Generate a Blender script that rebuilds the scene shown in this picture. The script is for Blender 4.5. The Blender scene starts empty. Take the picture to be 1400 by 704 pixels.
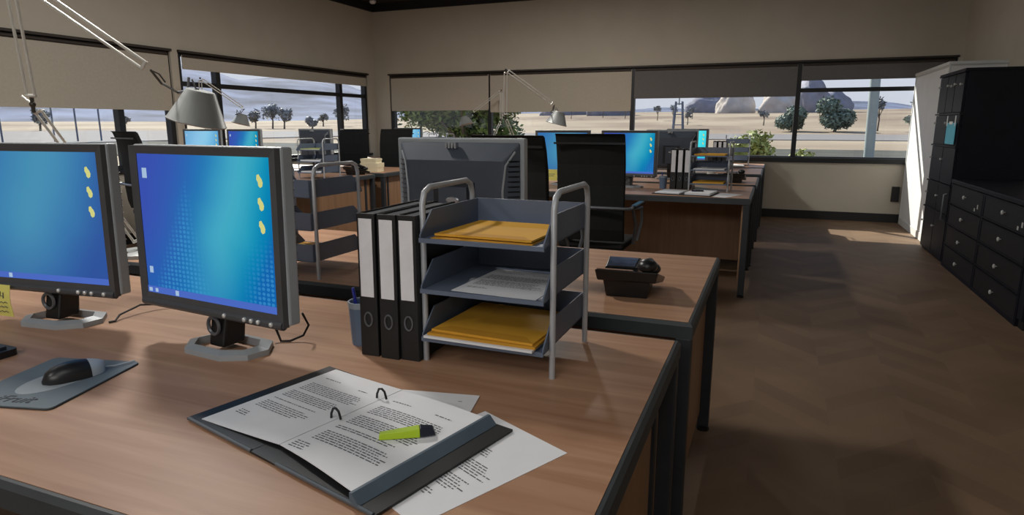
import bpy, bmesh, math, random
from mathutils import Vector, Matrix, noise

scene = bpy.context.scene
COL = scene.collection
PI = math.pi

# ------------------------------------------------------------------ materials
def lin(c):
    c = c / 255.0
    return c / 12.92 if c <= 0.04045 else ((c + 0.055) / 1.055) ** 2.4

def rgb(t):
    return (lin(t[0]), lin(t[1]), lin(t[2]), 1.0)

def base_mat(name):
    m = bpy.data.materials.new(name)
    m.use_nodes = True
    nt = m.node_tree
    return m, nt, nt.nodes['Principled BSDF']

def mat(name, col, rough=0.6, metal=0.0, var=0.10, scale=14.0, spec=0.5, bump=0.0, stretch=None):
    m, nt, b = base_mat(name)
    N, L = nt.nodes, nt.links
    b.inputs['Roughness'].default_value = rough
    b.inputs['Metallic'].default_value = metal
    b.inputs['Specular IOR Level'].default_value = spec
    c = rgb(col)
    tc = N.new('ShaderNodeTexCoord')
    mp = N.new('ShaderNodeMapping')
    if stretch:
        mp.inputs['Scale'].default_value = stretch
    nz = N.new('ShaderNodeTexNoise')
    nz.inputs['Scale'].default_value = scale
    nz.inputs['Detail'].default_value = 4
    rp = N.new('ShaderNodeValToRGB')
    rp.color_ramp.elements[0].position = 0.3
    rp.color_ramp.elements[1].position = 0.7
    rp.color_ramp.elements[0].color = tuple(x * (1 - var) for x in c[:3]) + (1,)
    rp.color_ramp.elements[1].color = tuple(min(1, x * (1 + var)) for x in c[:3]) + (1,)
    L.new(tc.outputs['Object'], mp.inputs['Vector'])
    L.new(mp.outputs['Vector'], nz.inputs['Vector'])
    L.new(nz.outputs['Fac'], rp.inputs['Fac'])
    L.new(rp.outputs['Color'], b.inputs['Base Color'])
    if bump:
        bp = N.new('ShaderNodeBump')
        bp.inputs['Strength'].default_value = bump
        L.new(nz.outputs['Fac'], bp.inputs['Height'])
        L.new(bp.outputs['Normal'], b.inputs['Normal'])
    return m

def wood_mat(name, c1, c2, axis='X', rough=0.45):
    m, nt, b = base_mat(name)
    N, L = nt.nodes, nt.links
    tc = N.new('ShaderNodeTexCoord')
    mp = N.new('ShaderNodeMapping')
    mp.inputs['Scale'].default_value = (1.2, 16, 16) if axis == 'X' else (16, 16, 1.2)
    n1 = N.new('ShaderNodeTexNoise')
    n1.inputs['Scale'].default_value = 1.6
    n1.inputs['Detail'].default_value = 6
    n1.inputs['Distortion'].default_value = 0.6
    n2 = N.new('ShaderNodeTexNoise')
    n2.inputs['Scale'].default_value = 2.2
    rp = N.new('ShaderNodeValToRGB')
    e = rp.color_ramp.elements
    e[0].position, e[0].color = 0.25, rgb(c1)
    e[1].position, e[1].color = 0.75, rgb(c2)
    mx = N.new('ShaderNodeMix')
    mx.data_type = 'RGBA'
    mx.blend_type = 'MULTIPLY'
    mx.inputs[0].default_value = 0.25
    L.new(tc.outputs['Object'], mp.inputs['Vector'])
    L.new(mp.outputs['Vector'], n1.inputs['Vector'])
    L.new(tc.outputs['Object'], n2.inputs['Vector'])
    L.new(n1.outputs['Fac'], rp.inputs['Fac'])
    L.new(rp.outputs['Color'], mx.inputs[6])
    L.new(n2.outputs['Color'], mx.inputs[7])
    L.new(rp.outputs['Color'], b.inputs['Base Color'])
    b.inputs['Roughness'].default_value = rough
    b.inputs['Specular IOR Level'].default_value = 0.3
    return m

def floor_mat():
    m, nt, b = base_mat('herringbone_floor')
    N, L = nt.nodes, nt.links
    tc = N.new('ShaderNodeTexCoord')
    sp = N.new('ShaderNodeSeparateXYZ')
    L.new(tc.outputs['Object'], sp.inputs['Vector'])
    def math_(op, a, bb=None, c=None):
        n = N.new('ShaderNodeMath')
        n.operation = op
        for i, v in enumerate((a, bb, c)):
            if v is None:
                continue
            if isinstance(v, (int, float)):
                n.inputs[i].default_value = v
            else:
                L.new(v, n.inputs[i])
        return n.outputs[0]
    # chevron rows: zigzag of x added to y gives boards running in a herringbone
    zig = math_('PINGPONG', sp.outputs['X'], 0.32)
    yy = math_('ADD', sp.outputs['Y'], zig)
    board = math_('FLOOR', math_('MULTIPLY', yy, 6.5))
    side = math_('FLOOR', math_('DIVIDE', sp.outputs['X'], 0.32))
    cb = N.new('ShaderNodeCombineXYZ')
    L.new(board, cb.inputs[0])
    L.new(side, cb.inputs[1])
    wn = N.new('ShaderNodeTexWhiteNoise')
    L.new(cb.outputs[0], wn.inputs['Vector'])
    nz = N.new('ShaderNodeTexNoise')
    nz.inputs['Scale'].default_value = 2.3
    nz.inputs['Detail'].default_value = 5
    L.new(tc.outputs['Object'], nz.inputs['Vector'])
    f = math_('ADD', math_('MULTIPLY', wn.outputs['Value'], 0.28), math_('MULTIPLY', nz.outputs['Fac'], 0.7))
    rp = N.new('ShaderNodeValToRGB')
    e = rp.color_ramp.elements
    e[0].position, e[0].color = 0.2, rgb((98, 78, 61))
    e[1].position, e[1].color = 0.85, rgb((126, 103, 82))
    L.new(f, rp.inputs['Fac'])
    L.new(rp.outputs['Color'], b.inputs['Base Color'])
    b.inputs['Roughness'].default_value = 0.62
    b.inputs['Specular IOR Level'].default_value = 0.25
    return m

def screen_mat(name, stops, dots=True, strength=1.0, tilt=0.25, low=(14, 100, 172)):
    """A lit monitor picture: colour bands with a field of small hexagonal dots."""
    m = bpy.data.materials.new(name)
    m.use_nodes = True
    nt = m.node_tree
    N, L = nt.nodes, nt.links
    N.clear()
    out = N.new('ShaderNodeOutputMaterial')
    em = N.new('ShaderNodeEmission')
    em.inputs['Strength'].default_value = strength
    L.new(em.outputs[0], out.inputs[0])
    tc = N.new('ShaderNodeTexCoord')
    sp = N.new('ShaderNodeSeparateXYZ')
    L.new(tc.outputs['UV'], sp.inputs[0])
    def math_(op, a, bb=None, c=None):
        n = N.new('ShaderNodeMath')
        n.operation = op
        for i, v in enumerate((a, bb, c)):
            if v is None:
                continue
            if isinstance(v, (int, float)):
                n.inputs[i].default_value = v
            else:
                L.new(v, n.inputs[i])
        return n.outputs[0]
    u, v = sp.outputs['X'], sp.outputs['Y']
    nz = N.new('ShaderNodeTexNoise')
    nz.inputs['Scale'].default_value = 1.7
    L.new(tc.outputs['UV'], nz.inputs['Vector'])
    # slanted coordinate that fans out downwards
    s = math_('ADD', u, math_('MULTIPLY', math_('SUBTRACT', v, 0.5), -tilt))
    s = math_('ADD', s, math_('MULTIPLY', math_('SUBTRACT', nz.outputs['Fac'], 0.5), 0.18))
    rp = N.new('ShaderNodeValToRGB')
    rp.color_ramp.interpolation = 'B_SPLINE'
    els = rp.color_ramp.elements
    els[0].position, els[0].color = stops[0][0], rgb(stops[0][1])
    els[1].position, els[1].color = stops[-1][0], rgb(stops[-1][1])
    for p, c in stops[1:-1]:
        e = els.new(p)
        e.color = rgb(c)
    L.new(s, rp.inputs['Fac'])
    col = rp.outputs['Color']
    # the picture deepens towards its lower edge
    mx0 = N.new('ShaderNodeMix')
    mx0.data_type = 'RGBA'
    mx0.inputs[7].default_value = rgb(low)
    L.new(math_('MULTIPLY', math_('SUBTRACT', 1.0, math_('SMOOTH_MIN', math_('MULTIPLY', v, 2.2), 1.0, 0.3)), 0.55), mx0.inputs[0])
    L.new(col, mx0.inputs[6])
    col = mx0.outputs[2]
    if dots:
        vo = N.new('ShaderNodeTexVoronoi')
        vo.inputs['Scale'].default_value = 32
        vo.inputs['Randomness'].default_value = 0.12
        L.new(tc.outputs['UV'], vo.inputs['Vector'])
        dot = math_('LESS_THAN', vo.outputs['Distance'], 0.36)
        # two triangular fields, lower left and lower right
        e1 = math_('SUBTRACT', u, math_('MULTIPLY_ADD', v, 0.41, 0.03))
        e2 = math_('SUBTRACT', math_('MULTIPLY_ADD', v, -0.17, 0.54), u)
        f1 = math_('MAXIMUM', math_('MULTIPLY', math_('MINIMUM', e1, e2), 4.0), 0.0)
        f2 = math_('MULTIPLY', math_('MAXIMUM', math_('SUBTRACT', u, 0.76), 0.0), math_('MAXIMUM', math_('SUBTRACT', 0.50, v), 0.0))
        fld = math_('MINIMUM', math_('ADD', f1, math_('MULTIPLY', f2, 8.0)), 0.42)
        mx = N.new('ShaderNodeMix')
        mx.data_type = 'RGBA'
        mx.inputs[7].default_value = rgb((70, 160, 215))
        L.new(math_('MULTIPLY', dot, fld), mx.inputs[0])
        L.new(col, mx.inputs[6])
        col = mx.outputs[2]
    L.new(col, em.inputs['Color'])
    return m

def emit_mat(name, col, strength=1.0):
    m = bpy.data.materials.new(name)
    m.use_nodes = True
    nt = m.node_tree
    N, L = nt.nodes, nt.links
    N.clear()
    out = N.new('ShaderNodeOutputMaterial')
    em = N.new('ShaderNodeEmission')
    em.inputs['Strength'].default_value = strength
    em.inputs['Color'].default_value = rgb(col)
    L.new(em.outputs[0], out.inputs[0])
    return m

def glass_mat():
    m = bpy.data.materials.new('window_glass')
    m.use_nodes = True
    nt = m.node_tree
    N, L = nt.nodes, nt.links
    N.clear()
    out = N.new('ShaderNodeOutputMaterial')
    tr = N.new('ShaderNodeBsdfTransparent')
    tr.inputs['Color'].default_value = (0.95, 0.97, 0.97, 1)
    gl = N.new('ShaderNodeBsdfGlossy')
    gl.inputs['Roughness'].default_value = 0.02
    mx = N.new('ShaderNodeMixShader')
    mx.inputs[0].default_value = 0.03
    L.new(tr.outputs[0], mx.inputs[1])
    L.new(gl.outputs[0], mx.inputs[2])
    L.new(mx.outputs[0], out.inputs[0])
    return m

def leaf_mat(name, c1, c2):
    m, nt, b = base_mat(name)
    N, L = nt.nodes, nt.links
    geo = N.new('ShaderNodeTexCoord')
    nz = N.new('ShaderNodeTexNoise')
    nz.inputs['Scale'].default_value = 3.0
    nz.inputs['Detail'].default_value = 3
    L.new(geo.outputs['Object'], nz.inputs['Vector'])
    rp = N.new('ShaderNodeValToRGB')
    e = rp.color_ramp.elements
    e[0].position, e[0].color = 0.35, rgb(c1)
    e[1].position, e[1].color = 0.65, rgb(c2)
    L.new(nz.outputs['Fac'], rp.inputs['Fac'])
    L.new(rp.outputs['Color'], b.inputs['Base Color'])
    b.inputs['Roughness'].default_value = 0.6
    b.inputs['Specular IOR Level'].default_value = 0.2
    b.inputs['Transmission Weight'].default_value = 0.0
    return m

def terrain_mat():
    m, nt, b = base_mat('desert_ground')
    N, L = nt.nodes, nt.links
    tc = N.new('ShaderNodeTexCoord')
    n1 = N.new('ShaderNodeTexNoise')
    n1.inputs['Scale'].default_value = 0.02
    n1.inputs['Detail'].default_value = 8
    L.new(tc.outputs['Object'], n1.inputs['Vector'])
    rp = N.new('ShaderNodeValToRGB')
    e = rp.color_ramp.elements
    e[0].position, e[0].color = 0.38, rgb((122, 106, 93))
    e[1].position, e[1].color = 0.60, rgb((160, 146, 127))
    L.new(n1.outputs['Fac'], rp.inputs['Fac'])
    L.new(rp.outputs['Color'], b.inputs['Base Color'])
    b.inputs['Roughness'].default_value = 0.9
    b.inputs['Specular IOR Level'].default_value = 0.1
    return m

M = {}
M['wood'] = wood_mat('desk_wood', (150, 110, 84), (184, 146, 118))
M['panel'] = wood_mat('desk_panel_wood', (140, 108, 82), (160, 126, 98), 'Z')
M['edge'] = mat('desk_edge_grey', (52, 57, 61), 0.55, 0, 0.12)
M['legm'] = mat('desk_leg_grey', (46, 50, 55), 0.5, 0.2, 0.1)
M['wall'] = mat('painted_wall', (182, 175, 162), 0.85, 0, 0.03, 3, 0.2)
M['ceil'] = mat('dark_ceiling', (52, 50, 47), 0.9, 0, 0.05, 3, 0.2)
M['blacktrim'] = mat('black_trim', (22, 22, 23), 0.6, 0, 0.1)
M['frame'] = mat('window_frame_black', (20, 23, 27), 0.5, 0.1, 0.1)
M['rail'] = mat('dark_brown_rail', (44, 36, 30), 0.6, 0, 0.1)
M['reveal'] = mat('window_reveal', (120, 116, 108), 0.8, 0, 0.05)
M['blind'] = mat('beige_blind_fabric', (176, 169, 156), 0.9, 0, 0.04, 40, 0.1)
M['darkblind'] = mat('shade_darkened_blind_fabric', (106, 104, 103), 0.9, 0, 0.05, 40, 0.1)  # shade on the two right-hand back blinds, put into the fabric colour
M['glass'] = glass_mat()
M['floor'] = floor_mat()
M['silver'] = mat('monitor_silver', (156, 163, 169), 0.4, 0.1, 0.05)
M['bezel'] = mat('monitor_bezel', (78, 80, 84), 0.32, 0.1, 0.08)
M['mback'] = mat('monitor_back', (72, 80, 92), 0.4, 0.1, 0.08)
M['mbackd'] = mat('monitor_back_dark', (38, 42, 50), 0.4, 0.0, 0.1)
M['blackp'] = mat('black_plastic', (20, 20, 22), 0.38, 0, 0.1)
M['blackfab'] = mat('black_chair_fabric', (28, 29, 29), 0.75, 0, 0.1, 60, 0.2)
M['greymetal'] = mat('grey_metal', (120, 124, 130), 0.35, 0.6, 0.06)
M['rackm'] = mat('rack_tube_grey', (176, 180, 186), 0.4, 0.3, 0.05)
M['tray'] = mat('slate_blue_tray', (98, 110, 130), 0.45, 0.1, 0.07, 8)
M['gold'] = mat('manila_gold', (214, 160, 48), 0.7, 0, 0.06, 9)
M['gold2'] = mat('manila_gold_deep', (196, 142, 38), 0.7, 0, 0.06, 9)
M['paper'] = mat('white_paper', (226, 228, 232), 0.8, 0, 0.02, 20, 0.2)
M['ink'] = mat('printed_ink', (96, 98, 104), 0.8, 0, 0.1)
M['binder'] = mat('binder_black', (25, 26, 28), 0.55, 0, 0.1)
M['bindere'] = mat('binder_edge_highlight', (96, 104, 112), 0.35, 0.2, 0.08)  # grey painted in for the highlight along the cover edge
M['bindblue'] = mat('binder_flap', (88, 104, 118), 0.45, 0, 0.08)
M['labelw'] = mat('spine_label_white', (224, 224, 228), 0.7, 0, 0.05, 30)
M['cup'] = mat('pen_cup_blue', (96, 116, 142), 0.4, 0.1, 0.06)
M['cuprim'] = mat('pen_cup_rim', (148, 160, 172), 0.35, 0.2, 0.05)
M['pen'] = mat('pen_blue', (42, 52, 150), 0.35, 0, 0.1)
M['penclip'] = mat('pen_clip', (150, 155, 165), 0.3, 0.6, 0.05)
M['padm'] = mat('mouse_pad_grey', (100, 112, 120), 0.75, 0, 0.05)
M['padp'] = mat('mouse_pad_print', (150, 158, 164), 0.75, 0, 0.05)
M['padedge'] = mat('mouse_pad_edge', (46, 48, 52), 0.8, 0, 0.05)
M['mouseb'] = mat('mouse_black', (30, 31, 34), 0.35, 0, 0.08)
M['mousew'] = mat('mouse_grey', (176, 184, 190), 0.35, 0, 0.04)
M['lime'] = mat('highlighter_lime', (172, 204, 40), 0.4, 0, 0.05)
M['navycap'] = mat('highlighter_cap', (22, 28, 46), 0.4, 0, 0.05)
M['sticky'] = mat('sticky_yellow', (226, 220, 120), 0.8, 0, 0.03)
M['lamp'] = mat('lamp_grey', (160, 164, 164), 0.4, 0.25, 0.04)
M['lamptube'] = mat('lamp_tube', (214, 214, 208), 0.35, 0.3, 0.04)
M['lampj'] = mat('lamp_joint', (70, 66, 62), 0.4, 0.4, 0.08)
M['navy'] = mat('navy_cabinet', (17, 19, 31), 0.55, 0, 0.12, 6, 0.25)
M['navyd'] = mat('navy_cabinet_gap', (13, 14, 19), 0.6, 0, 0.12)
M['knob'] = mat('pale_knob', (206, 208, 206), 0.35, 0.2, 0.05)
M['whitecab'] = mat('white_cabinet', (218, 219, 220), 0.55, 0, 0.03, 5)
M['whitetrim'] = mat('white_cabinet_trim', (204, 206, 206), 0.5, 0, 0.03)
M['cyan'] = mat('cyan_card', (110, 206, 232), 0.7, 0, 0.04)
M['cream'] = mat('cream_card', (232, 222, 190), 0.8, 0, 0.04)
M['rubber'] = mat('cable_black', (24, 24, 26), 0.6, 0, 0.1)
M['phone'] = mat('phone_black', (26, 27, 29), 0.35, 0, 0.1)
M['phonetop'] = mat('phone_painted_lit_top', (168, 134, 116), 0.4, 0.1, 0.06)  # pinkish tone paints the lit top surface of the black phone
M['lcd'] = mat('phone_display', (96, 112, 142), 0.2, 0.2, 0.25, 40)
M['emblem'] = mat('silver_emblem', (190, 194, 200), 0.25, 0.6, 0.04)
M['mug'] = mat('white_mug', (230, 232, 232), 0.3, 0, 0.03)
M['ground'] = terrain_mat()
M['hill'] = mat('haze_tinted_hill_rock', (100, 108, 130), 0.95, 0, 0.55, 0.016, 0.1)  # lilac-grey tint carries the distance haze in the base colour
M['road'] = mat('grey_road', (126, 122, 122), 0.9, 0, 0.08, 0.3, 0.1)
M['verge'] = mat('dark_scrub_verge', (80, 80, 75), 0.95, 0, 0.25, 0.6, 0.1)
M['rock'] = mat('pale_boulder', (188, 179, 172), 0.9, 0, 0.15, 0.25, 0.1)
M['rockd'] = mat('haze_tinted_grey_boulder', (132, 132, 144), 0.9, 0, 0.15, 0.25, 0.1)  # grey made hazier, distance haze mixed into the colour
M['leafa'] = leaf_mat('leaf_green', (62, 84, 44), (120, 140, 78))
M['leafb'] = leaf_mat('leaf_olive', (110, 122, 62), (176, 182, 110))
M['leafc'] = leaf_mat('leaf_dusty_green', (92, 108, 102), (122, 138, 122))
M['leafd'] = leaf_mat('leaf_grey_green', (108, 114, 122), (134, 138, 140))
M['bark'] = mat('tree_bark', (98, 88, 78), 0.9, 0, 0.2, 6)
M['pole'] = mat('pole_grey', (150, 162, 162), 0.6, 0.2, 0.06, 2)
M['post'] = mat('fence_post', (96, 104, 120), 0.7, 0.1, 0.08)
M['shack'] = mat('shack_wall', (150, 156, 172), 0.8, 0, 0.08, 0.5)
BLUE = [(0.0, (58, 78, 172)), (0.22, (50, 92, 176)), (0.40, (30, 114, 178)), (0.55, (62, 160, 194)),
        (0.68, (72, 174, 196)), (0.82, (20, 150, 184)), (0.94, (2, 122, 176)), (1.0, (22, 92, 170))]
DULL = [(0.0, (50, 104, 170)), (0.3, (66, 138, 176)), (0.5, (76, 146, 180)), (0.75, (56, 120, 172)), (1.0, (48, 80, 154))]
CYAN = [(0.0, (70, 190, 210)), (0.4, (70, 225, 232)), (0.7, (90, 235, 240)), (1.0, (40, 200, 220))]
SKYB = [(0.0, (110, 170, 215)), (0.4, (150, 205, 235)), (0.7, (120, 190, 225)), (1.0, (60, 140, 200))]
M['scrA'] = screen_mat('screen_picture_teal', BLUE)
M['scrB'] = screen_mat('screen_picture_soft_blue', DULL, dots=False, low=(46, 76, 152))
M['scrC'] = screen_mat('screen_picture_cyan', CYAN, dots=False, low=(40, 200, 220))
M['scrD'] = screen_mat('screen_picture_pale_blue', SKYB, dots=False, low=(80, 150, 205))
M['icon'] = emit_mat('desktop_icon_yellow', (206, 206, 128), 1.0)
M['iconw'] = emit_mat('desktop_icon_pale', (170, 196, 225), 0.9)
M['task'] = emit_mat('taskbar_blue', (74, 104, 190), 1.0)

# ------------------------------------------------------------------ mesh builder
class MB:
    def __init__(self):
        self.v, self.f, self.uv = [], [], {}

    def add(self, verts, faces, mtx=None):
        o = len(self.v)
        for p in verts:
            p = Vector(p)
            self.v.append(mtx @ p if mtx is not None else p)
        for f in faces:
            self.f.append([i + o for i in f])
        return self

    def box(self, x0, x1, y0, y1, z0, z1, mtx=None):
        v = [(x0, y0, z0), (x1, y0, z0), (x1, y1, z0), (x0, y1, z0), (x0, y0, z1), (x1, y0, z1), (x1, y1, z1), (x0, y1, z1)]
        f = [(0, 3, 2, 1), (4, 5, 6, 7), (0, 1, 5, 4), (1, 2, 6, 5), (2, 3, 7, 6), (3, 0, 4, 7)]
        return self.add(v, f, mtx)

    def hexa(self, bottom, top, mtx=None):
        f = [(0, 3, 2, 1), (4, 5, 6, 7), (0, 1, 5, 4), (1, 2, 6, 5), (2, 3, 7, 6), (3, 0, 4, 7)]
        return self.add(list(bottom) + list(top), f, mtx)

    def quad(self, a, b, c, d, mtx=None, uv=False):
        self.add([a, b, c, d], [(0, 1, 2, 3)], mtx)
        if uv:
            self.uv[len(self.f) - 1] = [(0, 0), (1, 0), (1, 1), (0, 1)]
        return self

    def prism(self, poly, z0, z1, mtx=None):
        n = len(poly)
        v = [(x, y, z0) for x, y in poly] + [(x, y, z1) for x, y in poly]
        f = [tuple(reversed(range(n))), tuple(range(n, 2 * n))]
        f += [(i, (i + 1) % n, n + (i + 1) % n, n + i) for i in range(n)]
        return self.add(v, f, mtx)

    def ring(self, outer, inner, z0, z1, ztop_in=None, mtx=None):
        n = len(outer)
        zi = z1 if ztop_in is None else ztop_in
        v = [(x, y, z0) for x, y in outer] + [(x, y, z1) for x, y in outer] + [(x, y, zi) for x, y in inner] + [(x, y, z0) for x, y in inner]
        f = []
        for i in range(n):
            j = (i + 1) % n
            f += [(i, j, n + j, n + i), (n + i, n + j, 2 * n + j, 2 * n + i), (2 * n + i, 2 * n + j, 3 * n + j, 3 * n + i), (3 * n + i, 3 * n + j, j, i)]
        return self.add(v, f, mtx)

    def lathe(self, prof, n=20, mtx=None, cap=True):
        v, f = [], []
        k = len(prof)
        for i in range(n):
            a = 2 * PI * i / n
            for r, z in prof:
                v.append((r * math.cos(a), r * math.sin(a), z))
        for i in range(n):
            j = (i + 1) % n
            for q in range(k - 1):
                f.append((i * k + q, j * k + q, j * k + q + 1, i * k + q + 1))
        if cap:
            f.append(tuple(reversed([i * k for i in range(n)])))
            f.append(tuple(i * k + k - 1 for i in range(n)))
        return self.add(v, f, mtx)

    def tube(self, pts, r, n=8, closed=False, mtx=None, r_end=None):
        pts = [Vector(p) for p in pts]
        m = len(pts)
        v, f = [], []
        ref = None
        for i, p in enumerate(pts):
            if closed:
                t = pts[(i + 1) % m] - pts[i - 1]
            elif i == 0:
                t = pts[1] - pts[0]
            elif i == m - 1:
                t = pts[-1] - pts[-2]
            else:
                t = (pts[i + 1] - p).normalized() + (p - pts[i - 1]).normalized()
            t.normalize()
            if ref is None:
                ref = Vector((0, 0, 1)) if abs(t.z) < 0.9 else Vector((1, 0, 0))
            a = (ref - t * ref.dot(t)).normalized()
            ref = a
            b = t.cross(a)
            rr = r if r_end is None else r + (r_end - r) * i / (m - 1)
            # widen mitred bends
            for k in range(n):
                an = 2 * PI * k / n
                v.append(p + a * (rr * math.cos(an)) + b * (rr * math.sin(an)))
        rng = m if closed else m - 1
        for i in range(rng):
            j = (i + 1) % m
            for k in range(n):
                l = (k + 1) % n
                f.append((i * n + k, i * n + l, j * n + l, j * n + k))
        if not closed:
            f.append(tuple(reversed(range(n))))
            f.append(tuple((m - 1) * n + k for k in range(n)))
        return self.add(v, f, mtx)

    def sphere(self, c, r, nu=12, nv=8, mtx=None):
        if not hasattr(r, '__len__'):
            r = (r, r, r)
        v, f = [], []
        for j in range(nv + 1):
            t = PI * j / nv
            for i in range(nu):
                a = 2 * PI * i / nu
                v.append((c[0] + r[0] * math.sin(t) * math.cos(a), c[1] + r[1] * math.sin(t) * math.sin(a), c[2] + r[2] * math.cos(t)))
        for j in range(nv):
            for i in range(nu):
                k = (i + 1) % nu
                f.append((j * nu + i, (j + 1) * nu + i, (j + 1) * nu + k, j * nu + k))
        return self.add(v, f, mtx)

    def build(self, name, m, parent=None, smooth=False, bevel=0.0, weld=False):
        me = bpy.data.meshes.new(name)
        me.from_pydata([tuple(p) for p in self.v], [], self.f)
        if self.uv:
            lay = me.uv_layers.new(name='UVMap')
            for pi, p in enumerate(me.polygons):
                if pi in self.uv:
                    for k, li in enumerate(p.loop_indices):
                        lay.data[li].uv = self.uv[pi][k]
        bm = bmesh.new()
        bm.from_mesh(me)
        if weld:
            bmesh.ops.remove_doubles(bm, verts=bm.verts, dist=1e-5)
        if not self.uv and not getattr(self, 'open', False):
            bmesh.ops.recalc_face_normals(bm, faces=bm.faces)
        bm.to_mesh(me)
        bm.free()
        me.materials.append(m)
        if smooth:
            for p in me.polygons:
                p.use_smooth = True
            try:
                me.set_sharp_from_angle(angle=math.radians(40))
            except Exception:
                pass
        o = bpy.data.objects.new(name, me)
        COL.objects.link(o)
        if parent is not None:
            o.parent = parent
        if bevel:
            b = o.modifiers.new('bevel', 'BEVEL')
            b.width = bevel
            b.segments = 2
            b.limit_method = 'ANGLE'
            b.angle_limit = math.radians(40)
        return o

def tag(o, label=None, cat=None, group=None, kind=None):
    if label: o['label'] = label
    if cat: o['category'] = cat
    if group: o['group'] = group
    if kind: o['kind'] = kind
    return o

def thing(name, label, cat, loc=(0, 0, 0), rz=0.0, group=None):
    o = bpy.data.objects.new(name, None)
    o.empty_display_size = 0.05
    COL.objects.link(o)
    o.location = loc
    o.rotation_euler = (0, 0, rz)
    return tag(o, label, cat, group)

def copy_tree(o, parent=None):
    c = o.copy()
    COL.objects.link(c)
    if parent is not None:
        c.parent = parent
        c.matrix_parent_inverse = o.matrix_parent_inverse
    for ch in list(o.children):
        copy_tree(ch, c)
    return c

class Maker:
    """First call returns the prototype itself, later calls return copies."""
    def __init__(self, fn):
        self.fn, self.o, self.used = fn, None, False
    def __call__(self, label, loc, rz=0.0, group=None):
        if self.o is None:
            self.o = self.fn()
            o = self.o
        else:
            o = copy_tree(self.o)
        o.location = loc
        o.rotation_euler = (0, 0, rz)
        o['label'] = label
        if group:
            o['group'] = group
        return o

def Rz(a): return Matrix.Rotation(a, 4, 'Z')
def Rx(a): return Matrix.Rotation(a, 4, 'X')
def Ry(a): return Matrix.Rotation(a, 4, 'Y')
def T(x, y, z): return Matrix.Translation((x, y, z))

# ------------------------------------------------------------------ the room
XL, XR, YB, YF, ZC = -6.48, 2.11, 9.80, -3.2, 3.28
WT = 0.14   # wall thickness

def struct(name, mb, m, **k):
    o = mb.build(name, m, **k)
    o['kind'] = 'structure'
    return o

struct('floor', MB().box(XL - WT, XR + WT, YF - WT, YB + WT, -0.2, 0.0), M['floor'])
struct('ceiling', MB().box(XL - WT, XR + WT, YF - WT, YB + WT, ZC, ZC + 0.12), M['ceil'])
# left wall with two window openings
L1, L2 = (1.75, 5.66), (5.76, 9.58)
ZS, ZT = 0.80, 2.12
w = MB()
w.box(XL - WT, XL, YF - WT, YB + WT, 0, ZS).box(XL - WT, XL, YF - WT, YB + WT, ZT, ZC)
w.box(XL - WT, XL, YF - WT, L1[0], ZS, ZT).box(XL - WT, XL, L1[1], L2[0], ZS, ZT).box(XL - WT, XL, L2[1], YB + WT, ZS, ZT)
struct('wall_left', w, M['wall'])
BX = (-6.20, 2.06)
w = MB()
w.box(XL, XR, YB, YB + WT, 0, ZS).box(XL, XR, YB, YB + WT, ZT, ZC)
w.box(XL, BX[0], YB, YB + WT, ZS, ZT).box(BX[1], XR, YB, YB + WT, ZS, ZT)
struct('wall_back', w, M['wall'])
struct('wall_right', MB().box(XR, XR + WT, YF - WT, YB + WT, 0, ZC), M['wall'])
struct('wall_front', MB().box(XL, XR, YF - WT, YF, 0, ZC), M['wall'])
struct('baseboard_back', MB().box(XL + 0.015, XR, YB - 0.015, YB, 0, 0.115), M['blacktrim'])
struct('baseboard_left', MB().box(XL, XL + 0.015, YF, YB, 0, 0.115), M['blacktrim'])
struct('baseboard_right', MB().box(XR - 0.015, XR, YF, YB - 0.015, 0, 0.115), M['blacktrim'])
struct('trim_1', MB().box(XL + 0.03, XR, YB - 0.03, YB, 3.15, ZC), M['blacktrim'])
struct('trim_2', MB().box(XL, XL + 0.03, YF, YB, 3.15, ZC), M['blacktrim'])
struct('trim_3', MB().box(XR - 0.03, XR, YF, YB - 0.03, 3.15, ZC), M['blacktrim'])

def window_left(n, y0, y1, mull):
    r = bpy.data.objects.new('window_%d' % n, None)
    COL.objects.link(r)
    r.location = (XL, y0, ZS)
    r['kind'] = 'structure'
    W, H = y1 - y0, ZT - ZS
    f = MB()
    xa, xb = -0.11, -0.03
    f.box(xa, xb, 0, W, 0, 0.05).box(xa, xb, 0, W, H - 0.05, H).box(xa, xb, 0, 0.06, 0.05, H - 0.05).box(xa, xb, W - 0.06, W, 0.05, H - 0.05)
    f.build('window_frame', M['frame'], r)
    for y in mull:
        MB().box(xa, xb, y - y0 - 0.035, y - y0 + 0.035, 0.05, H - 0.05).build('mullion', M['frame'], r)
    MB().box(xa + 0.012, xb - 0.012, 0.06, W - 0.06, 0.93, 0.985).build('transom', M['frame'], r)
    MB().box(-0.072, -0.066, 0.05, W - 0.05, 0.04, H - 0.04).build('glass_pane', M['glass'], r)
    MB().box(-0.03, 0.03, -0.02, W + 0.02, -0.03, 0.006).build('window_sill', M['frame'], r)
    MB().box(-0.02, 0.022, -0.005, W + 0.005, H - 0.014, H + 0.012).build('head_rail', M['rail'], r)
    return r

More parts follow.
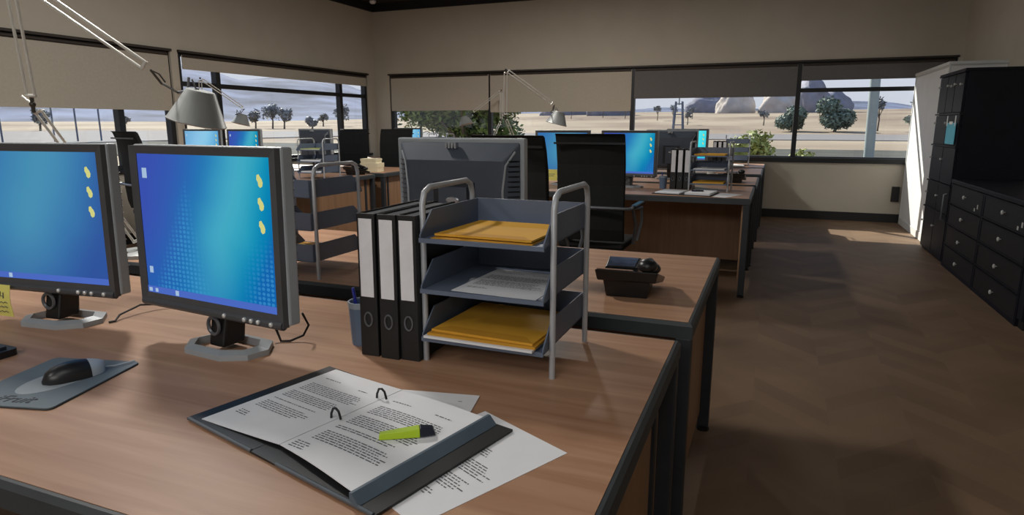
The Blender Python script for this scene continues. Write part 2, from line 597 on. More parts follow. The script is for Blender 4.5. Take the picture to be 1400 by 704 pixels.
window_left(1, L1[0], L1[1], (2.45, 4.99))
window_left(2, L2[0], L2[1], (6.36, 8.86))
r = bpy.data.objects.new('window_3', None)
COL.objects.link(r)
r.location = (BX[0], YB, ZS)
r['kind'] = 'structure'
W, H = BX[1] - BX[0], ZT - ZS
f = MB()
ya, yb = 0.03, 0.11
f.box(0, W, ya, yb, 0, 0.055).box(0, W, ya, yb, H - 0.05, H).box(0, 0.07, ya, yb, 0.055, H - 0.05).box(W - 0.07, W, ya, yb, 0.055, H - 0.05)
f.build('window_frame', M['frame'], r)
for x in (-4.33, -2.00, 0.262):
    MB().box(x - BX[0] - 0.03, x - BX[0] + 0.03, ya - 0.01, yb, 0.055, H - 0.05).build('mullion', M['frame'], r)
MB().box(0.07, W - 0.07, ya + 0.012, yb - 0.012, 0.915, 0.968).build('transom', M['frame'], r)
MB().box(0.05, W - 0.05, 0.066, 0.072, 0.04, H - 0.04).build('glass_pane', M['glass'], r)
MB().box(-0.02, W + 0.02, -0.03, 0.03, -0.025, 0.04).build('window_sill', M['frame'], r)
MB().box(-0.02, W + 0.01, -0.012, 0.02, H - 0.012, H + 0.012).build('head_rail', M['rail'], r)

def blind(label, p, axis, length, drop, m):
    b = thing('roller_blind', label, 'blind', p, 0 if axis == 'x' else PI / 2, 'roller blinds over the windows')
    MB().box(0, length, -0.004, 0.004, -drop, -0.02).build('fabric', m, b)
    MB().box(0.005, length - 0.005, -0.009, 0.009, -drop - 0.018, -drop).build('bottom_bar', m, b)
    MB().tube([(0.01, 0, -0.025), (length - 0.01, 0, -0.025)], 0.02, 10).build('roller', M['rail'], b)
    return b
zt = ZT - 0.02
yb_ = YB + 0.012
blind('beige roller blind half lowered on the back window, beside the room corner', (-6.17, yb_, zt), 'x', 1.83, zt - 1.535, M['blind'])
blind('beige roller blind hanging over the leafy tree on the back window', (-4.31, yb_, zt), 'x', 2.29, zt - 1.50, M['blind'])
blind('shade-darkened roller blind above the boulders on the back window', (-1.975, yb_, zt), 'x', 2.21, zt - 1.68, M['darkblind'])
blind('short shade-darkened roller blind rolled nearly to the top, beside the white cabinet', (0.287, yb_, zt), 'x', 1.74, zt - 1.885, M['darkblind'])
xl_ = XL - 0.012
blind('beige roller blind lowered halfway on the left wall behind the nearest lamp', (xl_, L1[0] + 0.03, zt), 'y', L1[1] - L1[0] - 0.06, zt - 1.46, M['blind'])
blind('short beige roller blind on the left wall window with mountain view', (xl_, L2[0] + 0.06, zt), 'y', L2[1] - L2[0] - 0.10, zt - 1.94, M['blind'])
t = thing('ceiling_sensor', 'small white sensor under the dark ceiling in the far left corner', 'sensor', (-6.30, 9.55, ZC))
MB().lathe([(0.055, 0), (0.055, -0.02), (0.035, -0.045), (0.012, -0.05)], 14).build('housing', M['mug'], t, smooth=True)
MB().sphere((0, 0, -0.05), 0.012, 8, 6).build('lens', M['blackp'], t)
t = thing('wall_outlet', 'dark outlet box low on the back wall beside the white cabinet', 'outlet', (1.55, YB, 0.38))
MB().box(-0.045, 0.045, -0.03, 0, -0.1, 0.1).build('cover_plate', M['blacktrim'], t, bevel=0.005)
MB().box(-0.022, 0.022, -0.034, -0.029, -0.06, 0.06).build('socket', M['navyd'], t)

# ------------------------------------------------------------------ desks
def make_desk_fn(L, D, h):
    def fn():
        t = thing('office_desk', '', 'desk')
        x, y, th, e = L / 2, D / 2, 0.045, 0.014
        MB().box(-x + e, x - e, -y + e, y - e, h - th + 0.004, h).build('tabletop', M['wood'], t)
        b = MB()
        z0, z1, zc = h - th, h - 0.001, h - 0.010
        o = [(-x, -y), (x, -y), (x, y), (-x, y)]
        i = [(-x + e, -y + e), (x - e, -y + e), (x - e, y - e), (-x + e, y - e)]
        c = [(-x + .007, -y + .007), (x - .007, -y + .007), (x - .007, y - .007), (-x + .007, y - .007)]
        v = [(a, q, z0) for a, q in o] + [(a, q, zc) for a, q in o] + [(a, q, z1) for a, q in c] + [(a, q, z1) for a, q in i] + [(a, q, z0) for a, q in i]
        fs = []
        for k in range(4):
            j = (k + 1) % 4
            for a in range(4):
                fs.append((a * 4 + k, a * 4 + j, a * 4 + 4 + j, a * 4 + 4 + k))
            fs.append((16 + k, 16 + j, j, k))
        b.add(v, fs)
        b.build('edge_band', M['edge'], t)
        lw = 0.045
        for sx in (-1, 1):
            for sy in (-1, 1):
                cx, cy = sx * (x - lw / 2 - 0.002), sy * (y - lw / 2 - 0.004)
                lg = MB().box(cx - lw / 2, cx + lw / 2, cy - lw / 2, cy + lw / 2, 0.02, h - th)
                lo = lg.build('leg', M['legm'], t, bevel=0.004)
                MB().lathe([(0.026, 0), (0.026, 0.014), (0.016, 0.02)], 10, T(cx, cy, 0)).build('foot', M['blackp'], lo)
        for sx in (-1, 1):
            cx = sx * (x - 0.05)
            p = MB().box(cx - 0.010, cx + 0.010, -y + 0.055, y - 0.055, 0.09, h - th).build('side_panel', M['panel'], t)
            MB().box(cx + sx * 0.004 - 0.012, cx + sx * 0.004 + 0.014, y - 0.155, y - 0.125, 0.02, h - th).build('upright', M['legm'], t)
        MB().box(-x + 0.055, x - 0.055, y - 0.11, y - 0.09, 0.10, h - th).build('modesty_panel', M['panel'], t)
        return t
    return fn

DL = 2.32
deskA = Maker(make_desk_fn(DL, 1.058, 0.75))
deskB = Maker(make_desk_fn(DL, 0.97, 0.75))
CX = -0.178 - DL / 2
G = 'wooden office desks in back to back pairs'
deskA('nearest wooden desk holding the open ring binder and two large monitors', (CX, 1.061, 0), 0, G)
deskB('wooden desk directly behind the nearest one, with the telephone near its right end', (CX + 0.012, 2.22, 0), PI, G)
P2 = (0.055, 4.46)
deskA('wooden desk in the middle of the room showing its wide front panel', (CX + P2[0], 1.061 + P2[1], 0), 0, G)
deskB('wooden desk behind the mid-room desk with the front panel, a dark telephone on it', (CX + P2[0] + 0.012, 2.22 + P2[1], 0), PI, G)
P3 = (0.085, 7.04)
deskA('sunlit wooden desk in the far pair, on the side nearer the camera', (CX + P3[0], 1.061 + P3[1], 0), 0, G)
deskB('farthest right wooden desk under the back window carrying the pale paper rack', (CX + P3[0] + 0.012, 2.22 + P3[1], 0), PI, G)
LX = -4.05 - DL / 2
deskA('wooden desk by the left windows with two small lit monitors', (LX, 1.061 + P2[1], 0), 0, G)
deskB('wooden desk by the left windows with a small paper rack and black chairs behind', (LX + 0.012, 2.22 + P2[1], 0), PI, G)
deskA('far left wooden desk in the room corner, beyond two black chairs', (LX, 9.20, 0), 0, G)
HA, HB = 0.75, 0.75

# ------------------------------------------------------------------ monitors
def make_monitor_fn(scr):
    def fn():
        t = thing('computer_monitor', '', 'monitor')
        Wm, Hm, zc = 0.500, 0.391, 0.289
        tilt = T(0, 0, zc) @ Rx(-math.radians(1.4)) @ T(0, 0, -zc)
        z0, z1, x = zc - Hm / 2, zc + Hm / 2, Wm / 2
        yf = -0.038
        # silver shell
        s = MB()
        s.box(-x, x, yf + 0.014, yf + 0.046, z0 + 0.002, z1, tilt)
        shell = s.build('housing', M['silver'], t, bevel=0.005)
        # back bulge with vents
        b = MB()
        bx, bz = 0.19, 0.155
        b.hexa([(-x + .012, yf + .046, z0 + .012), (x - .012, yf + .046, z0 + .012), (x - .012, yf + .046, z1 - .012), (-x + .012, yf + .046, z1 - .012)],
               [(-bx, yf + .092, zc - bz), (bx, yf + .092, zc - bz), (bx, yf + .092, zc + .12), (-bx, yf + .092, zc + .12)], tilt)
        back = b.build('back_cover', M['mback'], t, bevel=0.006)
        for sx in (-1, 1):
            v = MB()
            for k in range(15):
                zz = zc - 0.13 + k * 0.0175
                xx0, xx1 = sx * (bx + 0.008 + 0.0006 * k), sx * (x - 0.016)
                v.hexa([(min(xx0, xx1), yf + .045, zz), (max(xx0, xx1), yf + .045, zz), (max(xx0, xx1), yf + .050 + (.026 if sx < 0 else 0), zz), (min(xx0, xx1), yf + .050 + (.026 if sx > 0 else 0), zz)],
                       [(min(xx0, xx1), yf + .045, zz + .006), (max(xx0, xx1), yf + .045, zz + .006), (max(xx0, xx1), yf + .062 + (.026 if sx < 0 else 0), zz + .006), (min(xx0, xx1), yf + .062 + (.026 if sx > 0 else 0), zz + .006)], tilt)
            v.build('side_vents', M['mbackd'], back)
        v = MB()
        for k in range(4):
            v.box(-0.004 + k * 0.012, 0.003 + k * 0.012, yf + 0.058, yf + 0.078, z1 - 0.034, z1 - 0.014, tilt)
        v.build('top_slots', M['emblem'], back)
        for sx in (-1, 1):
            MB().tube([tilt @ Vector((sx * 0.222, yf + .062, z1 - .045)), tilt @ Vector((sx * .196, yf + .086, z1 - .09)), tilt @ Vector((sx * .186, yf + .092, zc + .02)), tilt @ Vector((sx * .186, yf + .092, zc - .12))], 0.004, 6).build('back_rib', M['silver'], back)
        MB().box(-0.08, 0.08, yf + .085, yf + .098, zc - 0.13, zc + 0.045, tilt).build('mount_recess', M['mbackd'], back)
        MB().box(-0.055, 0.055, yf + .097, yf + .108, zc - 0.13, zc + 0.028, tilt).build('mount_plate', M['mback'], back)
        e = MB().lathe([(0.001, 0), (0.026, 0), (0.026, 0.003), (0.020, 0.005), (0.001, 0.005)], 20, tilt @ T(0, yf + .107, zc - 0.018) @ Rx(-PI / 2) @ Matrix.Diagonal((1, .42, 1, 1)))
        e.build('emblem', M['emblem'], back)
        # bezel ring
        bz_ = MB()
        m_, mt, mb_ = 0.027, 0.022, 0.028
        fr = MB()
        o = [(-x + .004, z0), (x - .004, z0), (x - .004, z1 - .003), (-x + .004, z1 - .003)]
        i = [(-x + m_, z0 + mb_), (x - m_, z0 + mb_), (x - m_, z1 - mt), (-x + m_, z1 - mt)]
        vv = [(a, yf + .016, c) for a, c in o] + [(a * .995, yf, c) for a, c in o] + [(a, yf + .004, c) for a, c in i] + [(a, yf + .016, c) for a, c in i]
        fs = []
        for k in range(4):
            j = (k + 1) % 4
            fs += [(k, j, 4 + j, 4 + k), (4 + k, 4 + j, 8 + j, 8 + k), (8 + k, 8 + j, 12 + j, 12 + k), (12 + k, 12 + j, j, k)]
        fr.add(vv, fs, tilt)
        fr.tube([tilt @ Vector((-x + .01, yf + .006, z0 + .004)), tilt @ Vector((x - .01, yf + .006, z0 + .004))], 0.0105, 10)
        fr.build('bezel', M['bezel'], t)
        # screen
        sx0, sx1, sz0, sz1 = -x + m_ - .002, x - m_ + .002, z0 + mb_ - .002, z1 - mt + .002
        s = MB().quad((sx0, yf + .006, sz0), (sx1, yf + .006, sz0), (sx1, yf + .006, sz1), (sx0, yf + .006, sz1), tilt, uv=True)
        sc = s.build('screen', M[scr], t)
        MB().box(sx0 + .002, sx1 - .002, yf + .0045, yf + .0058, sz0 + .002, sz0 + .018, tilt).build('taskbar', M['task'], sc)
        for k in range(3):
            ic = MB()
            cx, cz = sx1 - 0.034, sz1 - 0.052 - k * 0.050
            pts_ = [(-.008, .012), (-.002, .014), (.002, .008), (.006, .004), (.009, -.004), (.007, -.012), (.001, -.015), (-.004, -.011), (-.005, -.003), (-.009, .002)]
            ic.prism(pts_, 0, .0006, tilt @ T(cx, yf + .0058, cz) @ Rx(PI / 2))
            ic.build('desktop_icon', M['icon'], sc)
        for (a0, a1, b0, b1, q_) in ((sx0 + .018, sx0 + .034, sz1 - .060, sz1 - .036, .0048), (sx0 + .008, sx0 + .019, sz0 + .005, sz0 + .014, .0035), (sx0 + .032, sx0 + .041, sz0 + .005, sz0 + .014, .0035),
                                 (sx0 + .015, sx0 + .027, sz0 + .052, sz0 + .068, .0048), (sx0 + .108, sx0 + .119, sz0 + .004, sz0 + .016, .0035)):
            MB().box(a0, a1, yf + q_, yf + q_ + .001, b0, b1, tilt).build('desktop_icon', M['iconw'], sc)
        # buttons
        for dx in (0.062, 0.128, 0.150, 0.172, 0.212):
            MB().lathe([(0.0055, 0), (0.0055, .004), (0.002, .006)], 8, tilt @ T(dx, yf - .003, z0 + .006) @ Rx(PI / 2)).build('button', M['knob'], t)
        # neck and foot
        n = MB()
        n.hexa([(-.020, -.034, .012), (.032, -.034, .012), (.032, .030, .012), (-.020, .030, .012)],
               [(-.022, -.014, z0 + .02), (.034, -.014, z0 + .02), (.034, .042, z0 + .02), (-.022, .042, z0 + .02)])
        n.box(-.028, .028, .0, .058, z0, zc - 0.06)
        nk = n.build('stand_neck', M['blackp'], t, bevel=0.006)
        rg = MB()
        cpts = [(-.002 + .019 * math.cos(a), -.029, .062 + .021 * math.sin(a)) for a in [2 * PI * k / 18 for k in range(18)]]
        rg.tube(cpts, 0.0045, 6, closed=True)
        rg.build('hinge_ring', M['greymetal'], nk, smooth=True)
        outer = [(.066, -.076), (.122, -.042), (.132, .010), (.092, .060), (-.044, .064), (-.084, .034), (-.098, -.026), (-.052, -.076)]
        inner = [(.052, -.056), (.098, -.032), (.104, .006), (.074, .038), (-.036, .042), (-.064, .020), (-.074, -.020), (-.042, -.056)]
        MB().ring(outer, inner, 0, .013, .019).build('stand_base', M['silver'], t)
        return t
    return fn

monA = Maker(make_monitor_fn('scrA'))
monB = Maker(make_monitor_fn('scrB'))
monC = Maker(make_monitor_fn('scrC'))
monD = Maker(make_monitor_fn('scrD'))
G = 'silver computer monitors on the desks'
monA('large silver monitor with teal picture standing left of the black lever arch files', (-1.199, 1.124, HA), math.radians(-5.6), G)
monB('silver monitor cut by the left edge, a yellow sticky note on its frame', (-1.795, 1.124, HA), math.radians(6.3), G)
monA('monitor turned away, its grey back right behind the near black files', (-1.042, 2.10, HB), PI + math.radians(0.5), G)
monA('lit blue monitor to the right of the nearest high-backed black chair', (-1.148, 5.59, HA), math.radians(-4), G)
monB('lit blue monitor seen as a strip between two high-backed black chairs', (-1.75, 5.59, HA), math.radians(6), G)
monA('dark monitor back behind the lit screen in the mid-room, left of the files', (-0.93, 6.56, HB), PI + math.radians(6), G)
monC('bright cyan monitor above the mid-room paper rack', (-0.975, 8.18, HA), math.radians(-3), G)
monD('small pale blue monitor by the left windows, leftmost of the two there', (-6.03, 5.60, HA), math.radians(7), G)
monA('small violet to teal monitor by the left windows, right one of the two', (-5.415, 5.60, HA), math.radians(-4), G)
monA('dark monitor back behind the small far rack at the left windows', (-5.19, 6.50, HB), PI + math.radians(-3), G)
monD('sliver of pale blue monitor just under the leafy tree', (-5.34, 8.95, HA), 0, G)

def cable(label, pts, r=0.003):
    c = MB().tube(pts, r, 6).build('monitor_cable', M['rubber'])
    return tag(c, label, 'cable', 'monitor cables')
cable('black cable trailing from the left-edge monitor foot to behind the teal monitor',
      [(-1.645, 1.150, .7535), (-1.640, 1.165, .7535), (-1.655, 1.19, .762), (-1.66, 1.26, .772), (-1.645, 1.30, .765), (-1.60, 1.34, .754), (-1.56, 1.40, .754)])
cable('short looped black cable behind the foot of the teal monitor',
      [(-1.145, 1.215, .80), (-1.12, 1.21, .775), (-1.10, 1.20, .7535), (-1.08, 1.21, .7535), (-1.055, 1.23, .765), (-1.045, 1.24, .79), (-1.05, 1.225, .825)])

n = thing('sticky_note', 'yellow sticky note hanging from the frame of the left-edge monitor', 'note', (-1.922, 1.054, 0.856), math.radians(6.3), 'yellow sticky notes')
nb = MB()
pts = [(0, 0), (-.005, -.025), (-.006, -.05), (-.002, -.088)]
for k in range(3):
    (ya, za), (yb2, zb) = pts[k], pts[k + 1]
    nb.hexa([(-.037, ya, za), (.037, ya, za), (.037, ya + .0012, za), (-.037, ya + .0012, za)], [(-.037, yb2, zb), (.037, yb2, zb), (.037, yb2 + .0012, zb), (-.037, yb2 + .0012, zb)])
nb.build('paper', M['sticky'], n)
s = MB()
s.tube([(.006, -.0055, -.018), (.004, -.0065, -.030), (.016, -.0065, -.030)], .0011, 5)
s.tube([(.016, -.0058, -.020), (.015, -.0072, -.036)], .0011, 5)
for z in (-.048, -.060, -.073):
    px = [(-.028 + .007 * k, -.0085 if z < -.055 else -.0075, z + (.0025 if k % 2 else -.0015)) for k in range(9)]
    s.tube(px, .0009, 5)
s.build('handwriting', M['ink'], n)
n2 = thing('sticky_note', 'yellow sticky note below the strip of monitor between the black chairs', 'note', (-1.83, 5.525, 0.89), math.radians(6), 'yellow sticky notes')
MB().box(-.05, .05, 0, .002, -.10, 0).build('paper', M['sticky'], n2)
MB().box(-.03, .03, -.001, 0, -.045, -.04).box(-.03, .02, -.001, 0, -.06, -.055).build('handwriting', M['ink'], n2)

# ------------------------------------------------------------------ paper racks
def make_rack():
    t = thing('letter_rack', '', 'paper rack')
    x, y0, y1 = .152, -.128, .128
    rt = .0068
    for sx in (-1, 1):
        X = sx * x
        yy0, yy1, zt_ = -.118, .138, .395
        MB().tube([(X, yy0, 0), (X, yy0, zt_ - .035), (X, yy0 + .010, zt_ - .010), (X, yy0 + .035, zt_), (X, yy1 - .035, zt_), (X, yy1 - .010, zt_ - .010), (X, yy1, zt_ - .035), (X, yy1, 0)], rt, 10).build('side_loop', M['rackm'], t, smooth=True)
    for z in (.062, .172, .285):
        tr = MB()
        xa = x - rt - .002
        y0_, y1_ = -.150, .150
        th = .003
        tr.box(-xa, xa, y0_, y1_, z, z + th)
        # side walls, cut away towards the front lip
        for sx in (-1, 1):
            X0, X1 = (sx * xa, sx * (xa - th)) if sx > 0 else (sx * xa, sx * (xa - th))
            lo, hi = min(X0, X1), max(X0, X1)
            v = [(lo, y0_, z), (lo, y1_, z), (lo, y1_, z + .062), (lo, y0_ + .055, z + .062), (lo, y0_, z + .012),
                 (hi, y0_, z), (hi, y1_, z), (hi, y1_, z + .062), (hi, y0_ + .055, z + .062), (hi, y0_, z + .012)]
            tr.add(v, [(0, 1, 2, 3, 4), (9, 8, 7, 6, 5), (0, 5, 6, 1), (1, 6, 7, 2), (2, 7, 8, 3), (3, 8, 9, 4), (4, 9, 5, 0)])
        tr.box(-xa, xa, y1_ - th, y1_, z, z + .062)
        tr.box(-xa, xa, y0_ - .004, y0_, z - .004, z + .006)
        tr.build('tray', M['tray'], t)
    return t
rack = Maker(make_rack)
G = 'grey wire racks with slate trays'
RZ = math.radians
rack('slate blue three-tier rack standing beside the black files on the nearest desk', (-.553, 1.348, HA), RZ(0), G)
rack('slate blue rack visible just right of the large teal monitor', (-1.592, 1.917, HB), PI, G)
rack('slate rack with gold envelopes on the mid-room desk beside three files', (-.460, 5.545, HA), RZ(-3), G)
rack('pale sunlit rack on the farthest right desk below the back window', (-.45, 9.38, HB), PI + RZ(3), G)
rack('small dark rack by the left windows, in front of the monitor back', (-4.255, 5.36, HA), 0, G)
rack('small far rack peeking over the grey monitor back, under the tree', (-4.79, 9.0, HA), 0, G)

def local(p, o):
    return o

def envelope(label, cat, loc, rz, w, d, th, m, flap=True, group=None, tilt=0.0):
    t = thing('manila_envelope' if flap else 'document_sheet', label, cat, loc, rz, group)
    t.rotation_euler = (tilt, 0, rz)
    MB().box(-w / 2, w / 2, -d / 2, d / 2, 0, th).build('sleeve' if flap else 'sheet', m, t)
    if flap:
        MB().hexa([(-w / 2, -d / 2 + .001, th), (w / 2, -d / 2 + .001, th), (w / 2 - .03, -d / 2 + .035, th), (-w / 2 + .03, -d / 2 + .035, th)],
                  [(-w / 2, -d / 2 + .001, th + .0008), (w / 2, -d / 2 + .001, th + .0008), (w / 2 - .03, -d / 2 + .035, th + .0008), (-w / 2 + .03, -d / 2 + .035, th + .0008)]).build('flap', M['gold2'], t)
    return t

random.seed(4)
def text_block(mb, x0, x1, y_top, rows, pitch, h, z, ragged=.2, slope=None):
    """rows of small printed words lying on a sheet at height z(x)"""
    zf = z if callable(z) else (lambda a, b: z)
    for r_ in range(rows):
        x = x0
        end = x1 - (x1 - x0) * random.random() * ragged
        y = y_top - r_ * pitch
        while x < end:
            wl = random.choice((.004, .006, .008, .011, .014))
            xe = min(x + wl, end)
            za, zb = zf(x, y) + .0003, zf(xe, y) + .0003
            mb.add([(x, y - h, za), (xe, y - h, zb), (xe, y, zb), (x, y, za)], [(0, 1, 2, 3)])
            x = xe + .0022
    return mb

def sheet_thing(label, loc, rz, w, d, blocks, group, cat='paper', name='printed_sheet', th=.0008):
    t = thing(name, label, cat, loc, rz, group)
    MB().box(-w / 2, w / 2, -d / 2, d / 2, 0, th).build('sheet', M['paper'], t)
    if blocks:
        for (x0, x1, yt, rows) in blocks:
            b = MB()
            b.open = True
            text_block(b, x0, x1, yt, rows, .0062, .0024, th)
            b.build('printed_text', M['ink'], t)
    return t

GE = 'gold envelopes in the paper racks'
# near rack (origin -.553,1.348,.75): tray floors .062 .172 .285
rx, ry = -.553, 1.348
envelope('upper gold envelope on the top tray of the near slate rack', 'envelope', (rx - .000, ry - .02, HA + .285 + .003 + .0062), RZ(-2), .228, .225, .004, M['gold'], True, GE)
envelope('lower gold envelope peeking from under another on the top tray of the near rack', 'envelope', (rx - .006, ry - .028, HA + .285 + .0031), RZ(1.5), .232, .228, .003, M['gold2'], True, GE)
sheet_thing('white typed sheet lying in the middle tray of the near slate rack', (rx + .028, ry - .022, HA + .172 + .0032), RZ(-3), .200, .232,
            [(-.075, -.01, .085, 1), (.01, .06, .085, 1), (-.085, .085, .055, 7), (-.085, .085, .002, 8), (-.085, -.03, -.065, 2)], 'typed sheets in the racks')
b = sheet_thing('white folded document under the gold envelopes in the bottom tray of the near rack', (rx - .002, ry - .046, HA + .062 + .0065), RZ(-1.5), .258, .236, [], 'typed sheets in the racks', th=.005)
envelope('upper gold envelope on the bottom tray of the near slate rack', 'envelope', (rx + .004, ry - .024, HA + .062 + .0178), RZ(-3), .245, .245, .004, M['gold'], True, GE)
envelope('second gold envelope on the bottom tray of the near rack, between white document and envelope', 'envelope', (rx + .002, ry - .034, HA + .062 + .0118), RZ(-1), .255, .245, .005, M['gold2'], True, GE)
# rack right of the teal monitor
envelope('gold envelope in the bottom tray of the rack right of the teal monitor', 'envelope', (-1.592, 1.917, HB + .062 + .0035), PI, .25, .25, .006, M['gold'], True, GE)
t = thing('tape_dispenser', 'small black tape dispenser on the gold envelope right of the teal monitor', 'dispenser', (-1.50, 1.87, HB + .062 + .0110), RZ(30))
MB().hexa([(-.045, -.018, 0), (.045, -.018, 0), (.045, .018, 0), (-.045, .018, 0)], [(-.035, -.014, .022), (.02, -.014, .03), (.02, .014, .03), (-.035, .014, .022)]).build('body', M['blackp'], t, bevel=.003)
MB().tube([(-.008, -.010, .026), (-.008, .010, .026)], .012, 12).build('tape_roll', M['mbackd'], t)
# mid-room rack
qx, qy = -.460, 5.545
envelope('gold envelope on the top tray of the mid-room rack', 'envelope', (qx, qy - .02, HA + .285 + .0035), RZ(-3), .24, .24, .012, M['gold'], True, GE)
sheet_thing('white document in the middle tray of the mid-room rack', (qx, qy - .02, HA + .172 + .0035), RZ(-3), .24, .24, [(-.09, .09, .05, 6)], 'typed sheets in the racks', th=.010)
envelope('gold envelope on the bottom tray of the mid-room rack', 'envelope', (qx, qy - .02, HA + .062 + .0035), RZ(-3), .24, .24, .012, M['gold'], True, GE)
# far right rack, sunlit papers
sheet_thing('white paper in the top tray of the far sunlit rack', (-.45, 9.38, HB + .285 + .0035), RZ(3), .24, .24, [], 'typed sheets in the racks', th=.012)
sheet_thing('white paper in the middle tray of the far sunlit rack', (-.45, 9.38, HB + .172 + .0035), RZ(3), .24, .24, [], 'typed sheets in the racks', th=.016)
sheet_thing('white paper in the bottom tray of the far sunlit rack', (-.45, 9.38, HB + .062 + .0035), RZ(3), .24, .24, [], 'typed sheets in the racks', th=.014)
# left window rack
t = thing('document_folder', 'green folder in the top tray of the small left-window rack', 'folder', (-4.255, 5.36, HA + .285 + .0035), 0)
MB().box(-.12, .12, -.13, .13, 0, .003).box(-.12, .12, -.128, .13, .009, .012).box(-.12, .12, .127, .13, .003, .009).build('cover', M['leafb'], t)
MB().box(-.115, .115, -.125, .125, .0032, .0088).build('pages', M['paper'], t)
sheet_thing('white paper in the middle tray of the small left-window rack', (-4.255, 5.36, HA + .172 + .0035), 0, .24, .26, [], 'typed sheets in the racks', th=.014)
sheet_thing('white paper in the bottom tray of the small left-window rack', (-4.255, 5.36, HA + .062 + .0035), 0, .24, .26, [], 'typed sheets in the racks', th=.012)

# ------------------------------------------------------------------ lever arch files
def make_file():
    t = thing('lever_arch_file', '', 'binder')
    w, h, d, th = .0235, .336, .280, .0028
    c = MB()
    c.box(-w, -w + th, 0, d, 0, h).box(w - th, w, 0, d, 0, h)
    c.box(-w, w, -.003, th, 0, h)
    c.build('cover', M['binder'], t, bevel=.0015)
    MB().box(-w + th + .002, w - th - .004, .006, d - .012, .006, h - .022).build('pages', M['paper'], t)
    MB().box(-w + th, w - th, d - .006, d - .003, .004, h - .006).build('back_edge', M['binder'], t)
    MB().box(-w + th + .003, w - th - .003, .02, d - .02, h - .022, h - .004).build('top_rail', M['greymetal'], t)
    MB().box(-w + .006, w - .007, -.0045, -.0028, h * .425, h - .012).build('spine_label', M['labelw'], t)
    pts = [(.0 + .010 * math.cos(a), -.0045, h * .265 + .0165 * math.sin(a)) for a in [2 * PI * k / 18 for k in range(18)]]
    MB().tube(pts, .0022, 6, closed=True).build('finger_ring', M['greymetal'], t, smooth=True)
    return t
lfile = Maker(make_file)
G = 'black lever arch files with white spine labels'
def place_file(label, x, y, z, rz, lean=0.0):
    o = lfile(label, (x, y, z), rz, G)
    o.rotation_euler = (0, lean, rz)
    return o
place_file('leftmost black file on the nearest desk, next to the pen cup', -.8400, 1.206, HA + .0004, RZ(1), RZ(.5))
place_file('middle black file of the three on the nearest desk', -.7845, 1.204, HA + .0004, RZ(.5), RZ(.4))
place_file('right black file on the nearest desk, tucked against the slate rack', -.7360, 1.212, HA, RZ(0), RZ(0))
for k, wd in enumerate(('leftmost', 'middle', 'right')):
    place_file(wd + ' black file of the three standing left of the mid-room rack', -.764 + k * .056, 5.545, HA, RZ(0))
for k, wd in enumerate(('leftmost', 'middle', 'right')):
    place_file(wd + ' far white-labelled file behind the mid-room rack', -.665 + k * .057, 8.40, HA, RZ(0))

# ------------------------------------------------------------------ pen cups and pens
def make_cup():
    t = thing('pen_cup', '', 'pen cup')
    prof = [(.0005, .004), (.026, .004), (.031, .104), (.034, .104), (.0335, .095), (.0285, 0), (.0005, 0)]
    MB().lathe(prof, 12, cap=False).build('body', M['cup'], t)
    MB().ring([(.0352 * math.cos(a), .0352 * math.sin(a)) for a in [2 * PI * k / 12 for k in range(12)]],
              [(.0310 * math.cos(a), .0310 * math.sin(a)) for a in [2 * PI * k / 12 for k in range(12)]], .094, .108).build('rim', M['cuprim'], t)
    return t
cup = Maker(make_cup)
cup('blue pen cup beside the leftmost near black file', (-.908, 1.276, HA), 0, 'blue pen cups')
cup('grey-blue pen cup at the foot of the mid-room files', (-.845, 5.56, HA), 0, 'blue pen cups')
def make_pen():
    t = thing('ballpoint_pen', '', 'pen')
    MB().lathe([(.0015, 0), (.004, .012), (.0042, .125), (.0035, .135)], 8).build('barrel', M['pen'], t)
    MB().box(-.001, .001, .004, .0065, .09, .13).build('clip', M['penclip'], t)
    return t
pen = Maker(make_pen)
def place_pen(label, x, y, z, tx, ty):
    o = pen(label, (x, y, z), 0, 'blue pens in the cups')
    o.rotation_euler = (tx, ty, 0)
place_pen('left blue pen standing in the near pen cup', -.913, 1.278, HA + .006, RZ(3), RZ(-7))
place_pen('right blue pen in the near pen cup, against the black file', -.893, 1.272, HA + .006, RZ(2), RZ(6))
place_pen('dark pen standing in the mid-room pen cup', -.845, 5.558, HA + .006, RZ(4), RZ(-4))

